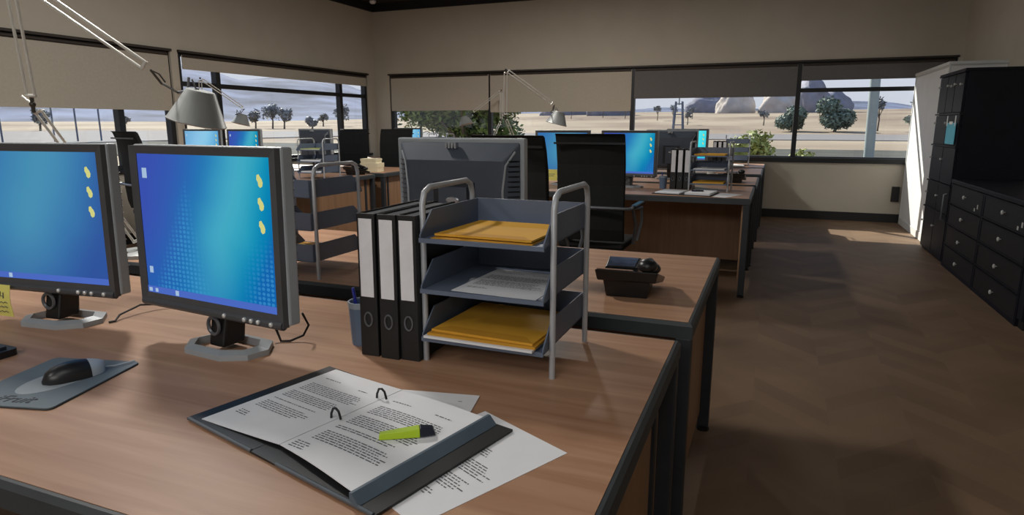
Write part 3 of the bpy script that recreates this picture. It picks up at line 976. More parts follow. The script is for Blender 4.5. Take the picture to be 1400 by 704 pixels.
# ------------------------------------------------------------------ telephones
def make_phone():
    t = thing('desk_telephone', '', 'telephone')
    b = MB()
    b.hexa([(-.060, -.040, 0), (.060, -.040, 0), (.062, .10, 0), (-.062, .10, 0)], [(-.070, -.052, .060), (.070, -.052, .060), (.066, .10, .03), (-.066, .10, .03)])
    b.build('stand', M['phone'], t, bevel=.003)
    k = MB()
    k.hexa([(-.085, -.058, .052), (.085, -.058, .052), (.092, .135, .012), (-.092, .135, .012)],
           [(-.092, -.066, .086), (.092, -.066, .086), (.098, .140, .030), (-.098, .140, .030)])
    k.build('body', M['phone'], t, bevel=.004)
    MB().hexa([(-.088, -.060, .0858), (.020, -.060, .0858), (.020, .02, .0622), (-.088, .02, .0622)],
              [(-.086, -.058, .0885), (.018, -.058, .0885), (.018, .02, .0650), (-.086, .02, .0650)]).build('lit_top_strip', M['phonetop'], t)
    d = MB()
    d.hexa([(-.080, .012, .055), (.022, .012, .055), (.022, .13, .03), (-.080, .13, .03)], [(-.076, .040, .074), (.018, .040, .074), (.022, .128, .088), (-.080, .128, .088)])
    dp = d.build('display_housing', M['phone'], t, bevel=.003)
    MB().hexa([(-.070, .050, .0755), (.012, .050, .0755), (.015, .118, .0865), (-.073, .118, .0865)], [(-.070, .050, .0775), (.012, .050, .0775), (.015, .118, .0885), (-.073, .118, .0885)]).build('display', M['lcd'], dp)
    h = MB()
    h.sphere((.058, -.034, .098), (.030, .034, .021), 14, 8).sphere((.058, .105, .060), (.028, .032, .019), 14, 8)
    h.tube([(.058, -.034, .106), (.058, .03, .096), (.058, .105, .068)], .014, 10)
    h.build('handset', M['phone'], t, smooth=True)
    kb = MB()
    for i in range(3):
        for j in range(4):
            kb.box(-.05 + i * .02, -.036 + i * .02, .012 + j * .006, .016 + j * .006, .064 - j * .001, .069 - j * .001)
    kb.build('keys', M['mbackd'], t)
    return t
phone = Maker(make_phone)
G = 'black desk telephones'
phone('black desk telephone on the second desk, right of the near slate rack', (-.396, 1.985, HB), RZ(4), G).scale = (1.06, 1.06, 1.06)
phone('dark telephone behind the mid-room rack on the desk beyond', (-.315, 6.40, HB), RZ(0), G)
phone('black telephone at the edge of the left-window desk near the cream boxes', (-4.20, 5.86, HA), RZ(-15), G)
# ------------------------------------------------------------------ mouse, pad, keyboard
ang = math.atan2(-.053, -.206) + PI
t = thing('mouse_pad', 'grey mouse pad with pale oval print at the left edge of the nearest desk', 'mouse pad', (-1.367, .8195, HA), ang)
hw, hh = .1065, .124
def rrect(hw, hh, r, n=5):
    p = []
    for cx, cy, a0 in ((hw - r, hh - r, 0), (-hw + r, hh - r, PI / 2), (-hw + r, -hh + r, PI), (hw - r, -hh + r, 1.5 * PI)):
        for k in range(n + 1):
            a = a0 + PI / 2 * k / n
            p.append((cx + r * math.cos(a), cy + r * math.sin(a)))
    return p
MB().prism(rrect(hw, hh, .012), .0022, .0046).build('surface', M['padm'], t)
MB().prism(rrect(hw + .0005, hh + .0005, .012), 0, .0022).build('rubber_base', M['padedge'], t)
o = [(.060 * math.cos(a), .085 * math.sin(a) + .0) for a in [2 * PI * k / 28 for k in range(28)]]
i = [(.008 * math.cos(a) + .006, .012 * math.sin(a) + .02) for a in [2 * PI * k / 28 for k in range(28)]]
mpr = MB().ring(o, i, .0044, .0050, mtx=T(.006, .004, 0) @ Rz(RZ(-14)) @ Matrix.Diagonal((.80, .92, 1, 1)))
mpr.box(-.006, .000, .075, .115, .0044, .0050)
mpr.build('oval_print', M['padp'], t)
cu = bpy.data.curves.new('pad_text', 'FONT')
cu.body = 'iFruit'
cu.size = .040
cu.shear = .35
cu.extrude = .0003
tmp = bpy.data.objects.new('tmp_text', cu)
COL.objects.link(tmp)
dg = bpy.context.evaluated_depsgraph_get()
me = bpy.data.meshes.new_from_object(tmp.evaluated_get(dg))
bpy.data.objects.remove(tmp)
wr = bpy.data.objects.new('logo_text', me)
me.materials.clear()
me.materials.append(M['padedge'])
COL.objects.link(wr)
wr.parent = t
wr.location = (-.040, -.108, .0049)

t = thing('computer_mouse', 'black and grey computer mouse resting on the mouse pad', 'mouse', (-1.345, .850, HA + .0052), RZ(-20))
def mouse_half(y0, y1, m, name, par):
    b = MB()
    rows = []
    ny, nx = 10, 12
    for j in range(ny + 1):
        y = y0 + (y1 - y0) * j / ny
        s = y / .058
        wv = .031 * math.sqrt(max(0.0, 1 - abs(s) ** 2.6)) + .0006
        hv = .034 * math.sqrt(max(0.0, 1 - abs((s - .12) / 1.12) ** 2.3)) * (1 - .12 * s) + .001
        row = []
        for k in range(nx + 1):
            a = PI * k / nx
            row.append((wv * math.cos(a), y, hv * math.sin(a) ** .8))
        rows.append(row)
    v = [p for row in rows for p in row]
    f = []
    n1 = nx + 1
    for j in range(ny):
        for k in range(nx):
            f.append((j * n1 + k, j * n1 + k + 1, (j + 1) * n1 + k + 1, (j + 1) * n1 + k))
        f.append((j * n1, (j + 1) * n1, (j + 1) * n1 + nx, j * n1 + nx))
    f.append(tuple(range(n1)))
    f.append(tuple(reversed(range(ny * n1, ny * n1 + n1))))
    b.add(v, f)
    return b.build(name, m, par, smooth=True)
mouse_half(-.0575, .026, M['mouseb'], 'palm_shell', t)
mouse_half(.026, .0575, M['mousew'], 'button_shell', t)
MB().tube([(0, .057, .006), (.004, .075, .004), (.002, .10, .003), (.0, .118, .003)], .0016, 6).build('cord', M['mousew'], t)

t = thing('keyboard', 'black keyboard whose corner just enters at the left edge', 'keyboard', (-1.842, .83, HA), 0)
MB().prism(rrect(.226, .075, .012), 0, .016).build('case', M['blackp'], t)
kb = MB()
for j in range(5):
    for i in range(15):
        kb.box(-.215 + i * .0285, -.191 + i * .0285, -.062 + j * .025, -.041 + j * .025, .016, .022)
kb.build('keys', M['mbackd'], t)

# ------------------------------------------------------------------ ring binder, loose sheets, highlighter
A0 = Vector((-.958, .792))
vdir = math.atan2(-.125, .472)
t = thing('ring_binder', 'open black ring binder with typed pages on the nearest desk', 'binder', (A0.x, A0.y, HA + .0022), vdir)
LU, LV = .318, .506
cv = MB()
cv.box(0, .205, 0, LU, .0, .004).box(.275, LV, 0, LU, .0, .004)
cv.hexa([(.205, 0, 0), (.275, 0, 0), (.275, LU, 0), (.205, LU, 0)], [(.205, 0, .0035), (.275, 0, .0035), (.275, LU, .0035), (.205, LU, .0035)])
cvo = cv.build('cover', M['binder'], t)
ed = MB()
ed.tube([(.004, .002, .003), (.205, .002, .003)], .0035, 6).build('cover_edge', M['bindere'], t)
MB().tube([(.275, .002, .003), (LV - .004, .002, .003)], .0035, 6).build('cover_edge', M['bindere'], t)
def zl(a, b):   # height of the left page
    s = min(max((a - .02) / .22, 0), 1)
    return .0055 + .0058 * s ** 1.5
def zr(a, b):
    s = min(max((a - .235) / .2, 0), 1)
    return .0110 + .003 * math.sin(s * PI) + .004 * s
def page(x0, x1, y0, y1, zf, name, th=.0012, skew=0.0, n=10):
    b = MB()
    v = []
    for k in range(n + 1):
        x = x0 + (x1 - x0) * k / n
        z = zf(x, 0)
        o_ = skew * k / n
        v += [(x, y0 + o_, z - th), (x, y1, z - th), (x, y1, z), (x, y0 + o_, z)]
    f = [(0, 1, 2, 3), tuple(4 * n + q for q in (3, 2, 1, 0))]
    for k in range(n):
        a = 4 * k
        for q in range(4):
            r_ = (q + 1) % 4
            f.append((a + q, a + 4 + q, a + 4 + r_, a + r_))
    b.add(v, f)
    return b.build(name, M['paper'], t)
lp = page(.030, .236, .012, .312, zl, 'left_page', skew=.022)
rp_ = page(.238, .450, .034, .308, zr, 'right_page', skew=-.024)
pb = MB()
pb.hexa([(.245, .050, .004), (.446, .026, .004), (.446, .304, .004), (.245, .304, .004)], [(.245, .050, .0092), (.446, .026, .0130), (.446, .304, .0130), (.245, .304, .0092)])
pb.build('page_stack', M['paper'], t)
def print_block(page_, *args):
    q_ = MB()
    q_.open = True
    text_block(q_, *args)
    q_.build('printed_text', M['ink'], page_)
print_block(lp, .055, .105, .268, 1, .006, .0026, zl)
print_block(lp, .165, .195, .262, 1, .006, .0026, zl)
print_block(lp, .052, .218, .236, 6, .0062, .0024, zl, .12)
print_block(lp, .052, .200, .190, 5, .0062, .0024, zl, .15)
print_block(lp, .052, .205, .148, 1, .0062, .0024, zl, .2)
print_block(lp, .052, .200, .132, 5, .0062, .0024, zl, .25)
print_block(lp, .050, .085, .080, 3, .0062, .0024, zl, .3)
print_block(rp_, .265, .325, .262, 1, .006, .0028, zr)
print_block(rp_, .375, .420, .262, 1, .006, .003, zr)
print_block(rp_, .262, .428, .232, 6, .0062, .0026, zr, .12)
print_block(rp_, .262, .428, .184, 6, .0062, .0026, zr, .12)
print_block(rp_, .262, .425, .136, 2, .0062, .0026, zr, .2)
print_block(rp_, .262, .428, .112, 6, .0062, .0026, zr, .15)
print_block(rp_, .250, .292, .062, 4, .0062, .0026, zr, .4)
for u in (.148, .256):
    MB().tube([(.224, u, .006), (.226, u, .020), (.232, u, .031), (.240, u, .033), (.247, u, .029), (.252, u, .015)], .0022, 8).build('ring', M['blackp'], t, smooth=True)
fl = MB()
fl.hexa([(.452, .002, .004), (.472, .002, .004), (.472, .316, .004), (.452, .316, .004)], [(.452, .002, .0185), (.457, .002, .0185), (.457, .316, .0185), (.452, .316, .0185)])
fl.build('clamp_strip', M['bindblue'], t)

G = 'loose typed sheets around the ring binder'
th_ = math.atan2(.935 - 1.029, -.276 + .466)
cxy = Vector((-.466, 1.029)) + .105 * Vector((math.cos(th_), math.sin(th_))) + .1485 * Vector((math.sin(th_), -math.cos(th_)))
sheet_thing('loose white sheet sticking out from under the right edge of the ring binder', (cxy.x, cxy.y, HA + .0001), th_, .212, .297,
            [(-.02, .03, .06, 4), (-.085, .085, .02, 6), (-.085, .085, -.03, 6), (-.085, .06, -.08, 3)], G)
th2 = RZ(11)
cxy = Vector((-.505, 1.088)) - .105 * Vector((math.cos(th2), math.sin(th2))) + .1485 * Vector((math.sin(th2), -math.cos(th2)))
sheet_thing('loose white sheet with one corner past the top edge of the ring binder', (cxy.x, cxy.y, HA + .0011), th2, .21, .297, [(.07, .078, .115, 1)], G)
hp = A0 + Vector((math.cos(vdir), math.sin(vdir))) * .400 + Vector((-math.sin(vdir), math.cos(vdir))) * .152
t = thing('highlighter', 'lime green highlighter with navy cap lying on the typed page', 'highlighter', (-.532, .858, HA + .0195), math.atan2(.035, .05) - RZ(2))
MB().hexa([(-.048, -.0075, 0), (.020, -.011, 0), (.020, .011, 0), (-.048, .0075, 0)], [(-.046, -.005, .010), (.020, -.0085, .015), (.020, .0085, .015), (-.046, .005, .010)]).build('barrel', M['lime'], t, bevel=.0015)
MB().hexa([(.020, -.011, 0), (.046, -.0085, .001), (.046, .0085, .001), (.020, .011, 0)], [(.020, -.0085, .0155), (.042, -.007, .0130), (.042, .007, .0130), (.020, .0085, .0155)]).build('cap', M['navycap'], t, bevel=.0015)

# mid-room copy of the binder (closed look at that distance) and sheet
t = thing('ring_binder', 'open binder lying before the mid-room files and rack', 'binder', (-.860, 5.10, HA + .0022), RZ(-8))
MB().box(0, .205, 0, .30, 0, .004).box(.265, .46, 0, .30, 0, .004).box(.205, .265, 0, .30, 0, .003).build('cover', M['binder'], t)
MB().box(.02, .21, .015, .285, .004, .012).build('left_page', M['paper'], t)
MB().box(.255, .445, .015, .285, .004, .020).build('right_page', M['paper'], t)
sheet_thing('loose sheet right of the mid-room binder', (-.345, 5.19, HA + .0002), RZ(-22), .212, .297, [(-.085, .085, .02, 5)], G)
hl = thing('highlighter', 'tiny dark marker on the mid-room binder', 'highlighter', (-.52, 5.18, HA + .0224), RZ(10))
MB().box(-.045, .02, -.008, .008, 0, .014).build('barrel', M['navycap'], hl, bevel=.002)
MB().box(.02, .045, -.007, .007, .001, .013).build('cap', M['blackp'], hl, bevel=.002)
sheet_thing('sunlit white papers on the far desk, before the pale rack', (-.50, 8.98, HB + .0002), RZ(6), .32, .30, [], G, th=.018)
t = thing('mug', 'small white mug seen through the mid-room rack', 'mug', (-.53, 6.45, HB))
MB().lathe([(.0005, .006), (.034, .006), (.037, .095), (.041, .095), (.038, 0), (.0005, 0)], 16, cap=False).build('body', M['mug'], t, smooth=True)
MB().tube([(.038, 0, .075), (.06, 0, .07), (.065, 0, .045), (.055, 0, .025), (.037, 0, .02)], .005, 8).build('handle', M['mug'], t, smooth=True)

# cream boxes on the left-window desk
for k, (x, y, z, w_, d_, h_, lb) in enumerate(((-4.30, 6.37, HB, .105, .085, .10, 'lower cream card box at the right end of the left-window desk, near the telephone'), (-4.31, 6.37, HB + .1002, .095, .075, .05, 'upper cream card box stacked on another beside the left-window telephone'))):
    t = thing('card_box', lb, 'box', (x, y, z), RZ(8), 'cream boxes on the left-window desk')
    MB().box(-w_, w_, -d_, d_, 0, h_ * .72).build('base', M['cream'], t)
    MB().box(-w_ - .004, w_ + .004, -d_ - .004, d_ + .004, h_ * .5, h_).build('lid', M['cream'], t)

# ------------------------------------------------------------------ desk lamps
def make_lamp():
    t = thing('desk_lamp', '', 'lamp')
    # coordinates relative to the foot, taken along the articulated arm
    J1 = Vector((-.155, -.25, .605))
    J2 = Vector((-.135, -.285, 1.06))
    E = Vector((.317, -.125, .722))
    S = Vector((.275, .105, .575))
    MB().lathe([(.0005, 0), (.10, 0), (.10, .014), (.085, .022), (.014, .026), (.011, .06), (.0005, .06)], 24, cap=False).build('base', M['lamp'], t, smooth=True)
    def pair(a, b, gap, r, name, m):
        r *= 1.3
        d = (b - a).normalized()
        side = d.cross(Vector((0.38, -0.93, 0.0))).normalized() * gap
        mb = MB()
        a2, b2 = a + d * .03, b - d * .03
        mb.tube([a2 + side, b2 + side], r, 8).tube([a2 - side, b2 - side], r, 8)
        mb.tube([a2 + side * 1.3, a2 - side * 1.3], r * 1.25, 8).tube([b2 + side * 1.3, b2 - side * 1.3], r * 1.25, 8)
        return mb.build(name, m, t)
    pair(Vector((0, 0, .035)), J1, .012, .0038, 'lower_arm', M['lamptube'])
    pair(J1, J2, .0145, .0042, 'middle_arm', M['lamptube'])
    pair(J2, E, .0135, .0042, 'upper_arm', M['lamptube'])
    j = MB()
    for a, b, c in ((J1 + Vector((0, 0, -.03)), J1 + Vector((0, 0, .03)), J1), (J2 + Vector((-.01, 0, -.03)), J2 + Vector((.03, .01, -.02)), J2)):
        j = MB()
        j.tube([a, b], .007, 8).sphere(c, .011)
        j.build('joint', M['lampj'], t)
    MB().tube([J1, J1 + Vector((-.035, -.012, .030))], .004, 8).build('lever', M['lamptube'], t)
    cb = MB()
    N0 = S + Vector((-.065, -.03, .080))
    mid = (E + N0) / 2
    cb.tube([E, E + (N0 - E) * .35 + Vector((0, 0, -.018)), mid + Vector((0, 0, -.012)), N0], .0045, 8)
    cb.tube([E, E + (N0 - E) * .3 + Vector((0, 0, .012)), mid], .003, 6)
    cb.build('swivel', M['lampj'], t)
    # shade: truncated cone tilted a little
    mt = T(*(S + Vector((0, 0, .012)))) @ Ry(RZ(14)) @ Rx(RZ(-3))
    MB().lathe([(.0005, .078), (.050, .078), (.055, .073), (.109, -.044), (.112, -.046), (.110, -.050), (.105, -.044), (.050, .070), (.0005, .072)], 28, mt, cap=False).build('shade', M['lamp'], t, smooth=True)
    nk = MB()
    nk.tube([N0, mt @ Vector((-.012, 0, .080))], .006, 8)
    nk.tube([mt @ Vector((-.035, .01, .074)), mt @ Vector((-.062, .01, .108))], .003, 6).tube([mt @ Vector((-.012, -.01, .078)), mt @ Vector((-.040, -.01, .112))], .003, 6)
    nk.tube([mt @ Vector((-.070, 0, .115)), mt @ Vector((-.062, 0, .045))], .005, 8)
    nk.build('shade_neck', M['greymetal'], t)
    MB().sphere(tuple(mt @ Vector((0, 0, .02))), (.03, .03, .04), 12, 8).build('bulb', M['mug'], t, smooth=True)
    return t
lamp = Maker(make_lamp)
G = 'grey articulated desk lamps'
lamp('nearest grey articulated lamp, its big shade in front of the left window', (-2.405, 1.86, HB), 0, G)
lamp('thin articulated lamp on the mid-room desk, arms peaked above the blinds', (-2.345, 6.31, HB), 0, G)
lamp('small grey lamp shade just right of the big shade at the left window', (-6.32, 6.10, HB), RZ(45), G)
lamp('small far lamp leaning left in front of the leafy tree', (-4.20, 9.30, HA), RZ(168), G)

# ------------------------------------------------------------------ chairs
def make_chair():
    t = thing('office_chair', '', 'chair')
    # sitter faces +Y, backrest at -Y
    w = .235
    b = MB()
    prof = [(-.215, .50), (-.235, .58), (-.245, .72), (-.24, .88), (-.25, 1.02), (-.275, 1.14), (-.30, 1.212), (-.318, 1.224)]
    th = .034
    n = len(prof)
    v = []
    nx = 6
    for (y, z) in prof:
        for k in range(nx + 1):
            x = -w + 2 * w * k / nx
            c = .018 * (x / w) ** 2
            v.append((x, y + c, z))
        for k in range(nx + 1):
            x = -w + 2 * w * k / nx
            c = .018 * (x / w) ** 2
            v.append((x, y + c - th, z))
    R_ = 2 * (nx + 1)
    f = []
    for i in range(n - 1):
        for k in range(nx):
            a = i * R_ + k
            f.append((a, a + 1, a + R_ + 1, a + R_))
            a2 = i * R_ + nx + 1 + k
            f.append((a2 + 1, a2, a2 + R_, a2 + R_ + 1))
        f.append((i * R_, i * R_ + R_, i * R_ + R_ + nx + 1, i * R_ + nx + 1))
        f.append((i * R_ + nx, i * R_ + 2 * nx + 1, i * R_ + R_ + 2 * nx + 1, i * R_ + R_ + nx))
    f.append(tuple(range(nx + 1)) + tuple(range(2 * nx + 1, nx, -1)))
    o_ = (n - 1) * R_
    f.append(tuple(reversed(tuple(o_ + q for q in range(nx + 1)) + tuple(o_ + q for q in range(2 * nx + 1, nx, -1)))))
    b.add(v, f)
    b.build('backrest', M['blackfab'], t, bevel=.006)
    MB().box(-w - .004, w + .004, -.332, -.318, 1.155, 1.168).build('back_rail', M['blackp'], t)
    s = MB().hexa([(-.235, -.22, .435), (.235, -.22, .435), (.225, .25, .425), (-.225, .25, .425)], [(-.24, -.22, .49), (.24, -.22, .49), (.235, .26, .475), (-.235, .26, .475)])
    s.build('seat', M['blackfab'], t, bevel=.018)
    MB().tube([(-.285, -.20, .735), (-.285, -.285, .735), (-.26, -.305, .735), (.26, -.305, .735), (.285, -.285, .735), (.285, -.20, .735)], .011, 8).build('rear_bar', M['greymetal'], t, smooth=True)
    for sx in (-1, 1):
        a = MB().tube([(sx * .265, -.05, .46), (sx * .29, -.09, .60), (sx * .288, -.22, .725), (sx * .288, .10, .700), (sx * .29, .12, .60), (sx * .265, .08, .46)], .012, 8)
        ar = a.build('armrest', M['greymetal'], t, smooth=True)
        MB().box(sx * .288 - .022, sx * .288 + .022, -.20, .10, .728, .748).build('arm_pad', M['blackp'], ar, bevel=.006)
    MB().box(-.10, .10, -.18, .12, .38, .436).build('tilt_housing', M['greymetal'], t, bevel=.006)
    MB().tube([(0, 0, .10), (0, 0, .40)], .025, 12).build('gas_column', M['blackp'], t, smooth=True)
    for k in range(5):
        a = 2 * PI * k / 5 + .3
        c, s_ = math.cos(a), math.sin(a)
        lg = MB().tube([(.02 * c, .02 * s_, .105), (.30 * c, .30 * s_, .070)], .019, 8, r_end=.012).build('base_arm', M['greymetal'], t, smooth=True)
        MB().tube([(.30 * c - .022 * s_, .30 * s_ + .022 * c, .029), (.30 * c + .022 * s_, .30 * s_ - .022 * c, .029)], .028, 12).tube([(.30 * c, .30 * s_, .03), (.30 * c, .30 * s_, .072)], .009, 8).build('caster', M['blackp'], lg)
    return t
chair = Maker(make_chair)
G = 'black high-backed office chairs'
chair('high-backed black chair seen from behind at the mid-room desk, right of the other', (-1.13, 4.50, 0), RZ(0), G)
chair('black chair turned slightly, partly hidden by the grey monitor back', (-1.352, 3.71, 0), RZ(-9), G)
chair('black chair seen side-on between the two near monitors, by the left window', (-5.40, 4.50, 0), RZ(-16), G)
chair('black chair behind the left-window desk, beside the dark monitor back', (-5.56, 7.53, 0), PI, G)
chair('tapered black chair back against the room corner by the left desks', (-4.84, 7.58, 0), PI + RZ(9), G)

# ------------------------------------------------------------------ cabinets on the right
FX = 1.545
def knob(parent, y, z, m='knob', r=.011, x=-.012):
    MB().lathe([(.004, 0), (.004, .012), (r, .014), (r, .022), (.004, .026)], 10, T(x, y, z) @ Ry(-PI / 2)).build('knob', M[m], parent)
# tall white cabinet
t = thing('storage_cabinet', 'tall white cabinet in sunlight beside the back window', 'cabinet', (1.62, 8.0, 0))
yl = 1.74
MB().box(.012, .488, .0, yl, .05, 1.87).build('carcass', M['whitecab'], t)
MB().box(.03, .48, .02, yl - .02, 0, .05).build('plinth', M['whitetrim'], t)
MB().box(-.012, .49, -.012, yl + .008, 1.885, 1.915).box(.0, .488, .0, yl, 1.87, 1.885).build('top_board', M['whitetrim'], t)
MB().box(.0, .0125, .026, yl - .026, .085, 1.865).build('side_panel', M['whitecab'], t)
MB().box(-.006, .012, yl - .028, yl, .0, 1.87).box(-.006, .012, .0, .028, .0, 1.87).box(-.006, .012, .028, yl - .028, .0, .085).build('face_frame', M['whitetrim'], t)
# tall navy tower
Y0, Y1, HT = 6.970, 7.935, 1.775
t = thing('storage_cabinet', 'tall navy tower cabinet with many small doors, right of the white cabinet', 'cabinet', (FX, Y0, 0))
D = 2.09 - FX
wd = Y1 - Y0
MB().box(.018, D, 0, wd, .0, HT - .02).build('carcass', M['navy'], t)
MB().box(-.012, D, -.008, wd + .008, HT - .025, HT).build('top_board', M['navy'], t, bevel=.003)
rows = ((.03, .445), (.46, .715), (.735, 1.075), (1.09, 1.375), (1.395, 1.745))
kz = ((.30,), (.60,), (.955,), (1.30,), (1.65,))
for ri, (za, zb) in enumerate(rows):
    MB().box(-.016, .018, -.004, wd + .004, zb, zb + .014).build('shelf_edge', M['navy'], t)
    splits = (0, .5, 1) if ri < 4 else (0, .36, .66, 1)
    for k in range(len(splits) - 1):
        ya, yb3 = splits[k] * wd + .008, splits[k + 1] * wd - .008
        if k == 0: ya = .03
        d = MB().box(-.004, .018, ya, yb3, za, zb - .004).build('door', M['navy'], t, bevel=.002)
        ky = {0: yb3 - .05, 1: yb3 - .07, 2: yb3 - .05}[k]
        if ri < 4: ky = .46 if k == 0 else wd - .05
        knob(d, ky, kz[ri][0], x=-.004)
        if ri == 4 and k < 2:
            knob(d, ya + .05, kz[ri][0] - .01, x=-.004)
hd = MB().tube([(-.004, .10, .40), (-.03, .10, .41), (-.03, .10, .64), (-.004, .10, .65)], .010, 8)
hd.build('handle', M['greymetal'], t, smooth=True)
# clipboard
t = thing('clipboard', 'pale cyan clipboard hanging on the navy tower cabinet', 'clipboard', (FX - .013, 7.205, 1.30))
MB().hexa([(-.006, -.165, -.195), (-.006, .165, -.195), (-.001, .165, -.195), (-.001, -.165, -.195)], [(-.006, -.165, 0), (-.006, .165, 0), (-.001, .165, 0), (-.001, -.165, 0)]).build('card', M['cyan'], t)
for y in (-.150, .150):
    MB().box(-.010, -.006, y - .012, y + .012, -.03, .065).build('strap', M['mug'], t)
MB().box(-.010, -.006, -.06, .06, -.015, .012).build('clip', M['mug'], t)
# drawer units
def drawer_unit():
    t = thing('drawer_cabinet', '', 'drawer cabinet')
    wd = 1.01
    MB().box(.018, D, 0, wd, 0, .765).build('carcass', M['navy'], t)
    kz = (.105, .295, .49, .68)
    for k in range(4):
        z0 = .018 + k * .1875
        dr = MB().box(-.004, .018, .014, wd - .014, z0, z0 + .178).build('drawer', M['navyd'], t, bevel=.003)
        fr = MB()
        for (a, b, c, d_) in ((.014, wd - .014, z0, z0 + .012), (.014, wd - .014, z0 + .166, z0 + .178), (.014, .026, z0 + .012, z0 + .166), (wd - .026, wd - .014, z0 + .012, z0 + .166)):
            fr.box(-.008, -.003, a, b, c, d_)
        fr.build('drawer_frame', M['navy'], dr)
        knob(dr, .50, kz[k], r=.016, x=-.004)
        if k == 3:
            MB().box(-.006, -.003, .20, .225, .60, .625).box(-.006, -.003, .125, .15, .625, .66).build('drawer_label', M['knob'], dr)
    MB().box(-.006, .02, -.002, .014, 0, .765).box(-.006, .02, wd - .014, wd + .002, 0, .765).box(-.006, .02, .0, wd, 0, .018).build('face_frame', M['navy'], t)
    return t
drawers = Maker(drawer_unit)
drawers('low navy drawer cabinet next to the tower, farther from the camera', (FX, 5.94, 0), 0, 'navy drawer cabinets along the right wall')
drawers('nearest low navy drawer cabinet, cut by the right edge', (FX, 4.925, 0), 0, 'navy drawer cabinets along the right wall')
t = tag(MB().box(FX - .012, 2.09, 4.80, 6.945, .765, .80).build('worktop', M['navy'], bevel=.004), 'long dark worktop across the low navy drawer cabinets', 'worktop')
t = thing('end_panel', 'narrow dark panel closing the near end of the drawer cabinets', 'panel', (FX, 4.82, 0))
MB().box(-.004, D, 0, .095, .06, .764).build('board', M['navy'], t, bevel=.003)
MB().box(.01, D, .004, .091, 0, .06).build('plinth', M['navyd'], t)

# ------------------------------------------------------------------ outdoors
def ground_h(x, y):
    r = math.hypot(x, y)
    az = math.degrees(math.atan2(x, y))
    h = -.30
    r0 = 120 + 95 / (1 + math.exp((az + 30) / 5.0))
    if r > r0:
        h += (min(r, 420) - r0) * (.032 - .017 / (1 + math.exp((az + 30) / 5.0))) * (1 + .5 * noise.noise(Vector((x * .006, y * .006, 0))))
    k = 1 / (1 + math.exp((az + 30) / 5.0))             # 1 on the left (mountains), 0 to the back
    if r > 500:
        s = min((r - 500) / 800, 1.0)
        s = s * s * (3 - 2 * s)
        n1 = noise.fractal(Vector((x * .0016, y * .0016, 3)), 1.0, 2.1, 5)
        n2 = noise.fractal(Vector((az * .11, 7.7, 3)), 1.0, 2.0, 4)
        h += s * (k * (92 + 34 * n1 + 22 * n2) + (1 - k) * (20 + 12 * n2))
    return h
g = MB()
rad = [0.0, 8, 14, 20, 30, 45, 70, 100, 120, 150, 180, 220, 260, 310, 360, 420, 480, 500]
nA = 190
azs = [math.radians(-130 + 200 * i / nA) for i in range(nA + 1)]
gv = [(r_ * math.sin(a), r_ * math.cos(a), ground_h(r_ * math.sin(a), r_ * math.cos(a))) for r_ in rad for a in azs]
gf = []
for i in range(len(rad) - 1):
    for j in range(nA):
        a = i * (nA + 1) + j
        gf.append((a, a + 1, a + nA + 2, a + nA + 1))
g.add(gv, gf)
go = struct('ground', g, M['ground'], smooth=True)
g = MB()
rad = [470, 500, 540, 580, 620, 660, 700, 740, 780, 820, 860, 900, 940, 980, 1020, 1060, 1100, 1140, 1180, 1220, 1300, 1500, 2200]
nA = 380
azs = [math.radians(-130 + 200 * i / nA) for i in range(nA + 1)]
gv = [(r_ * math.sin(a), r_ * math.cos(a), ground_h(r_ * math.sin(a), r_ * math.cos(a)) - (1.5 if r_ < 500 else 0)) for r_ in rad for a in azs]
gf = []
for i in range(len(rad) - 1):
    for j in range(nA):
        a = i * (nA + 1) + j
        gf.append((a, a + 1, a + nA + 2, a + nA + 1))
g.add(gv, gf)
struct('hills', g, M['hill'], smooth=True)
MB_road = MB().box(-55, 190, 74, 118, -.35, -.22)
struct('road', MB_road, M['road'])
struct('dirt_track', MB().box(-172, -56, -20, 128, -.35, -.20), M['road'])
struct('road_shoulder', MB().box(-120, 120, 24, 46, -.35, -.26), M['verge'])

def foliage(center, rad, n, leaf, seed, shells=6):
    rnd = random.Random(seed)
    b = MB()
    b.open = True
    blobs = []
    for _ in range(shells):
        a, e_ = rnd.uniform(0, 2 * PI), rnd.uniform(-.8, 1)
        q = rnd.uniform(.25, .62)
        blobs.append((Vector((math.cos(a) * q * rad[0], math.sin(a) * q * rad[1], e_ * .5 * rad[2])), rnd.uniform(.42, .62)))
    for _ in range(n):
        c, s = rnd.choice(blobs)
        d = Vector((rnd.gauss(0, 1), rnd.gauss(0, 1), rnd.gauss(0, 1))).normalized()
        rr = s * rnd.uniform(.55, 1.05)
        p = Vector(center) + c + Vector((d.x * rad[0] * rr, d.y * rad[1] * rr, d.z * rad[2] * rr))
        u = Vector((rnd.gauss(0, 1), rnd.gauss(0, 1), rnd.gauss(0, .6))).normalized()
        w_ = u.cross(d + Vector((.01, .02, .03))).normalized()
        l = leaf * rnd.uniform(.7, 1.3)
        b.add([p - u * l, p + w_ * l * .45, p + u * l, p - w_ * l * .45], [(0, 1, 2, 3)])
    return b

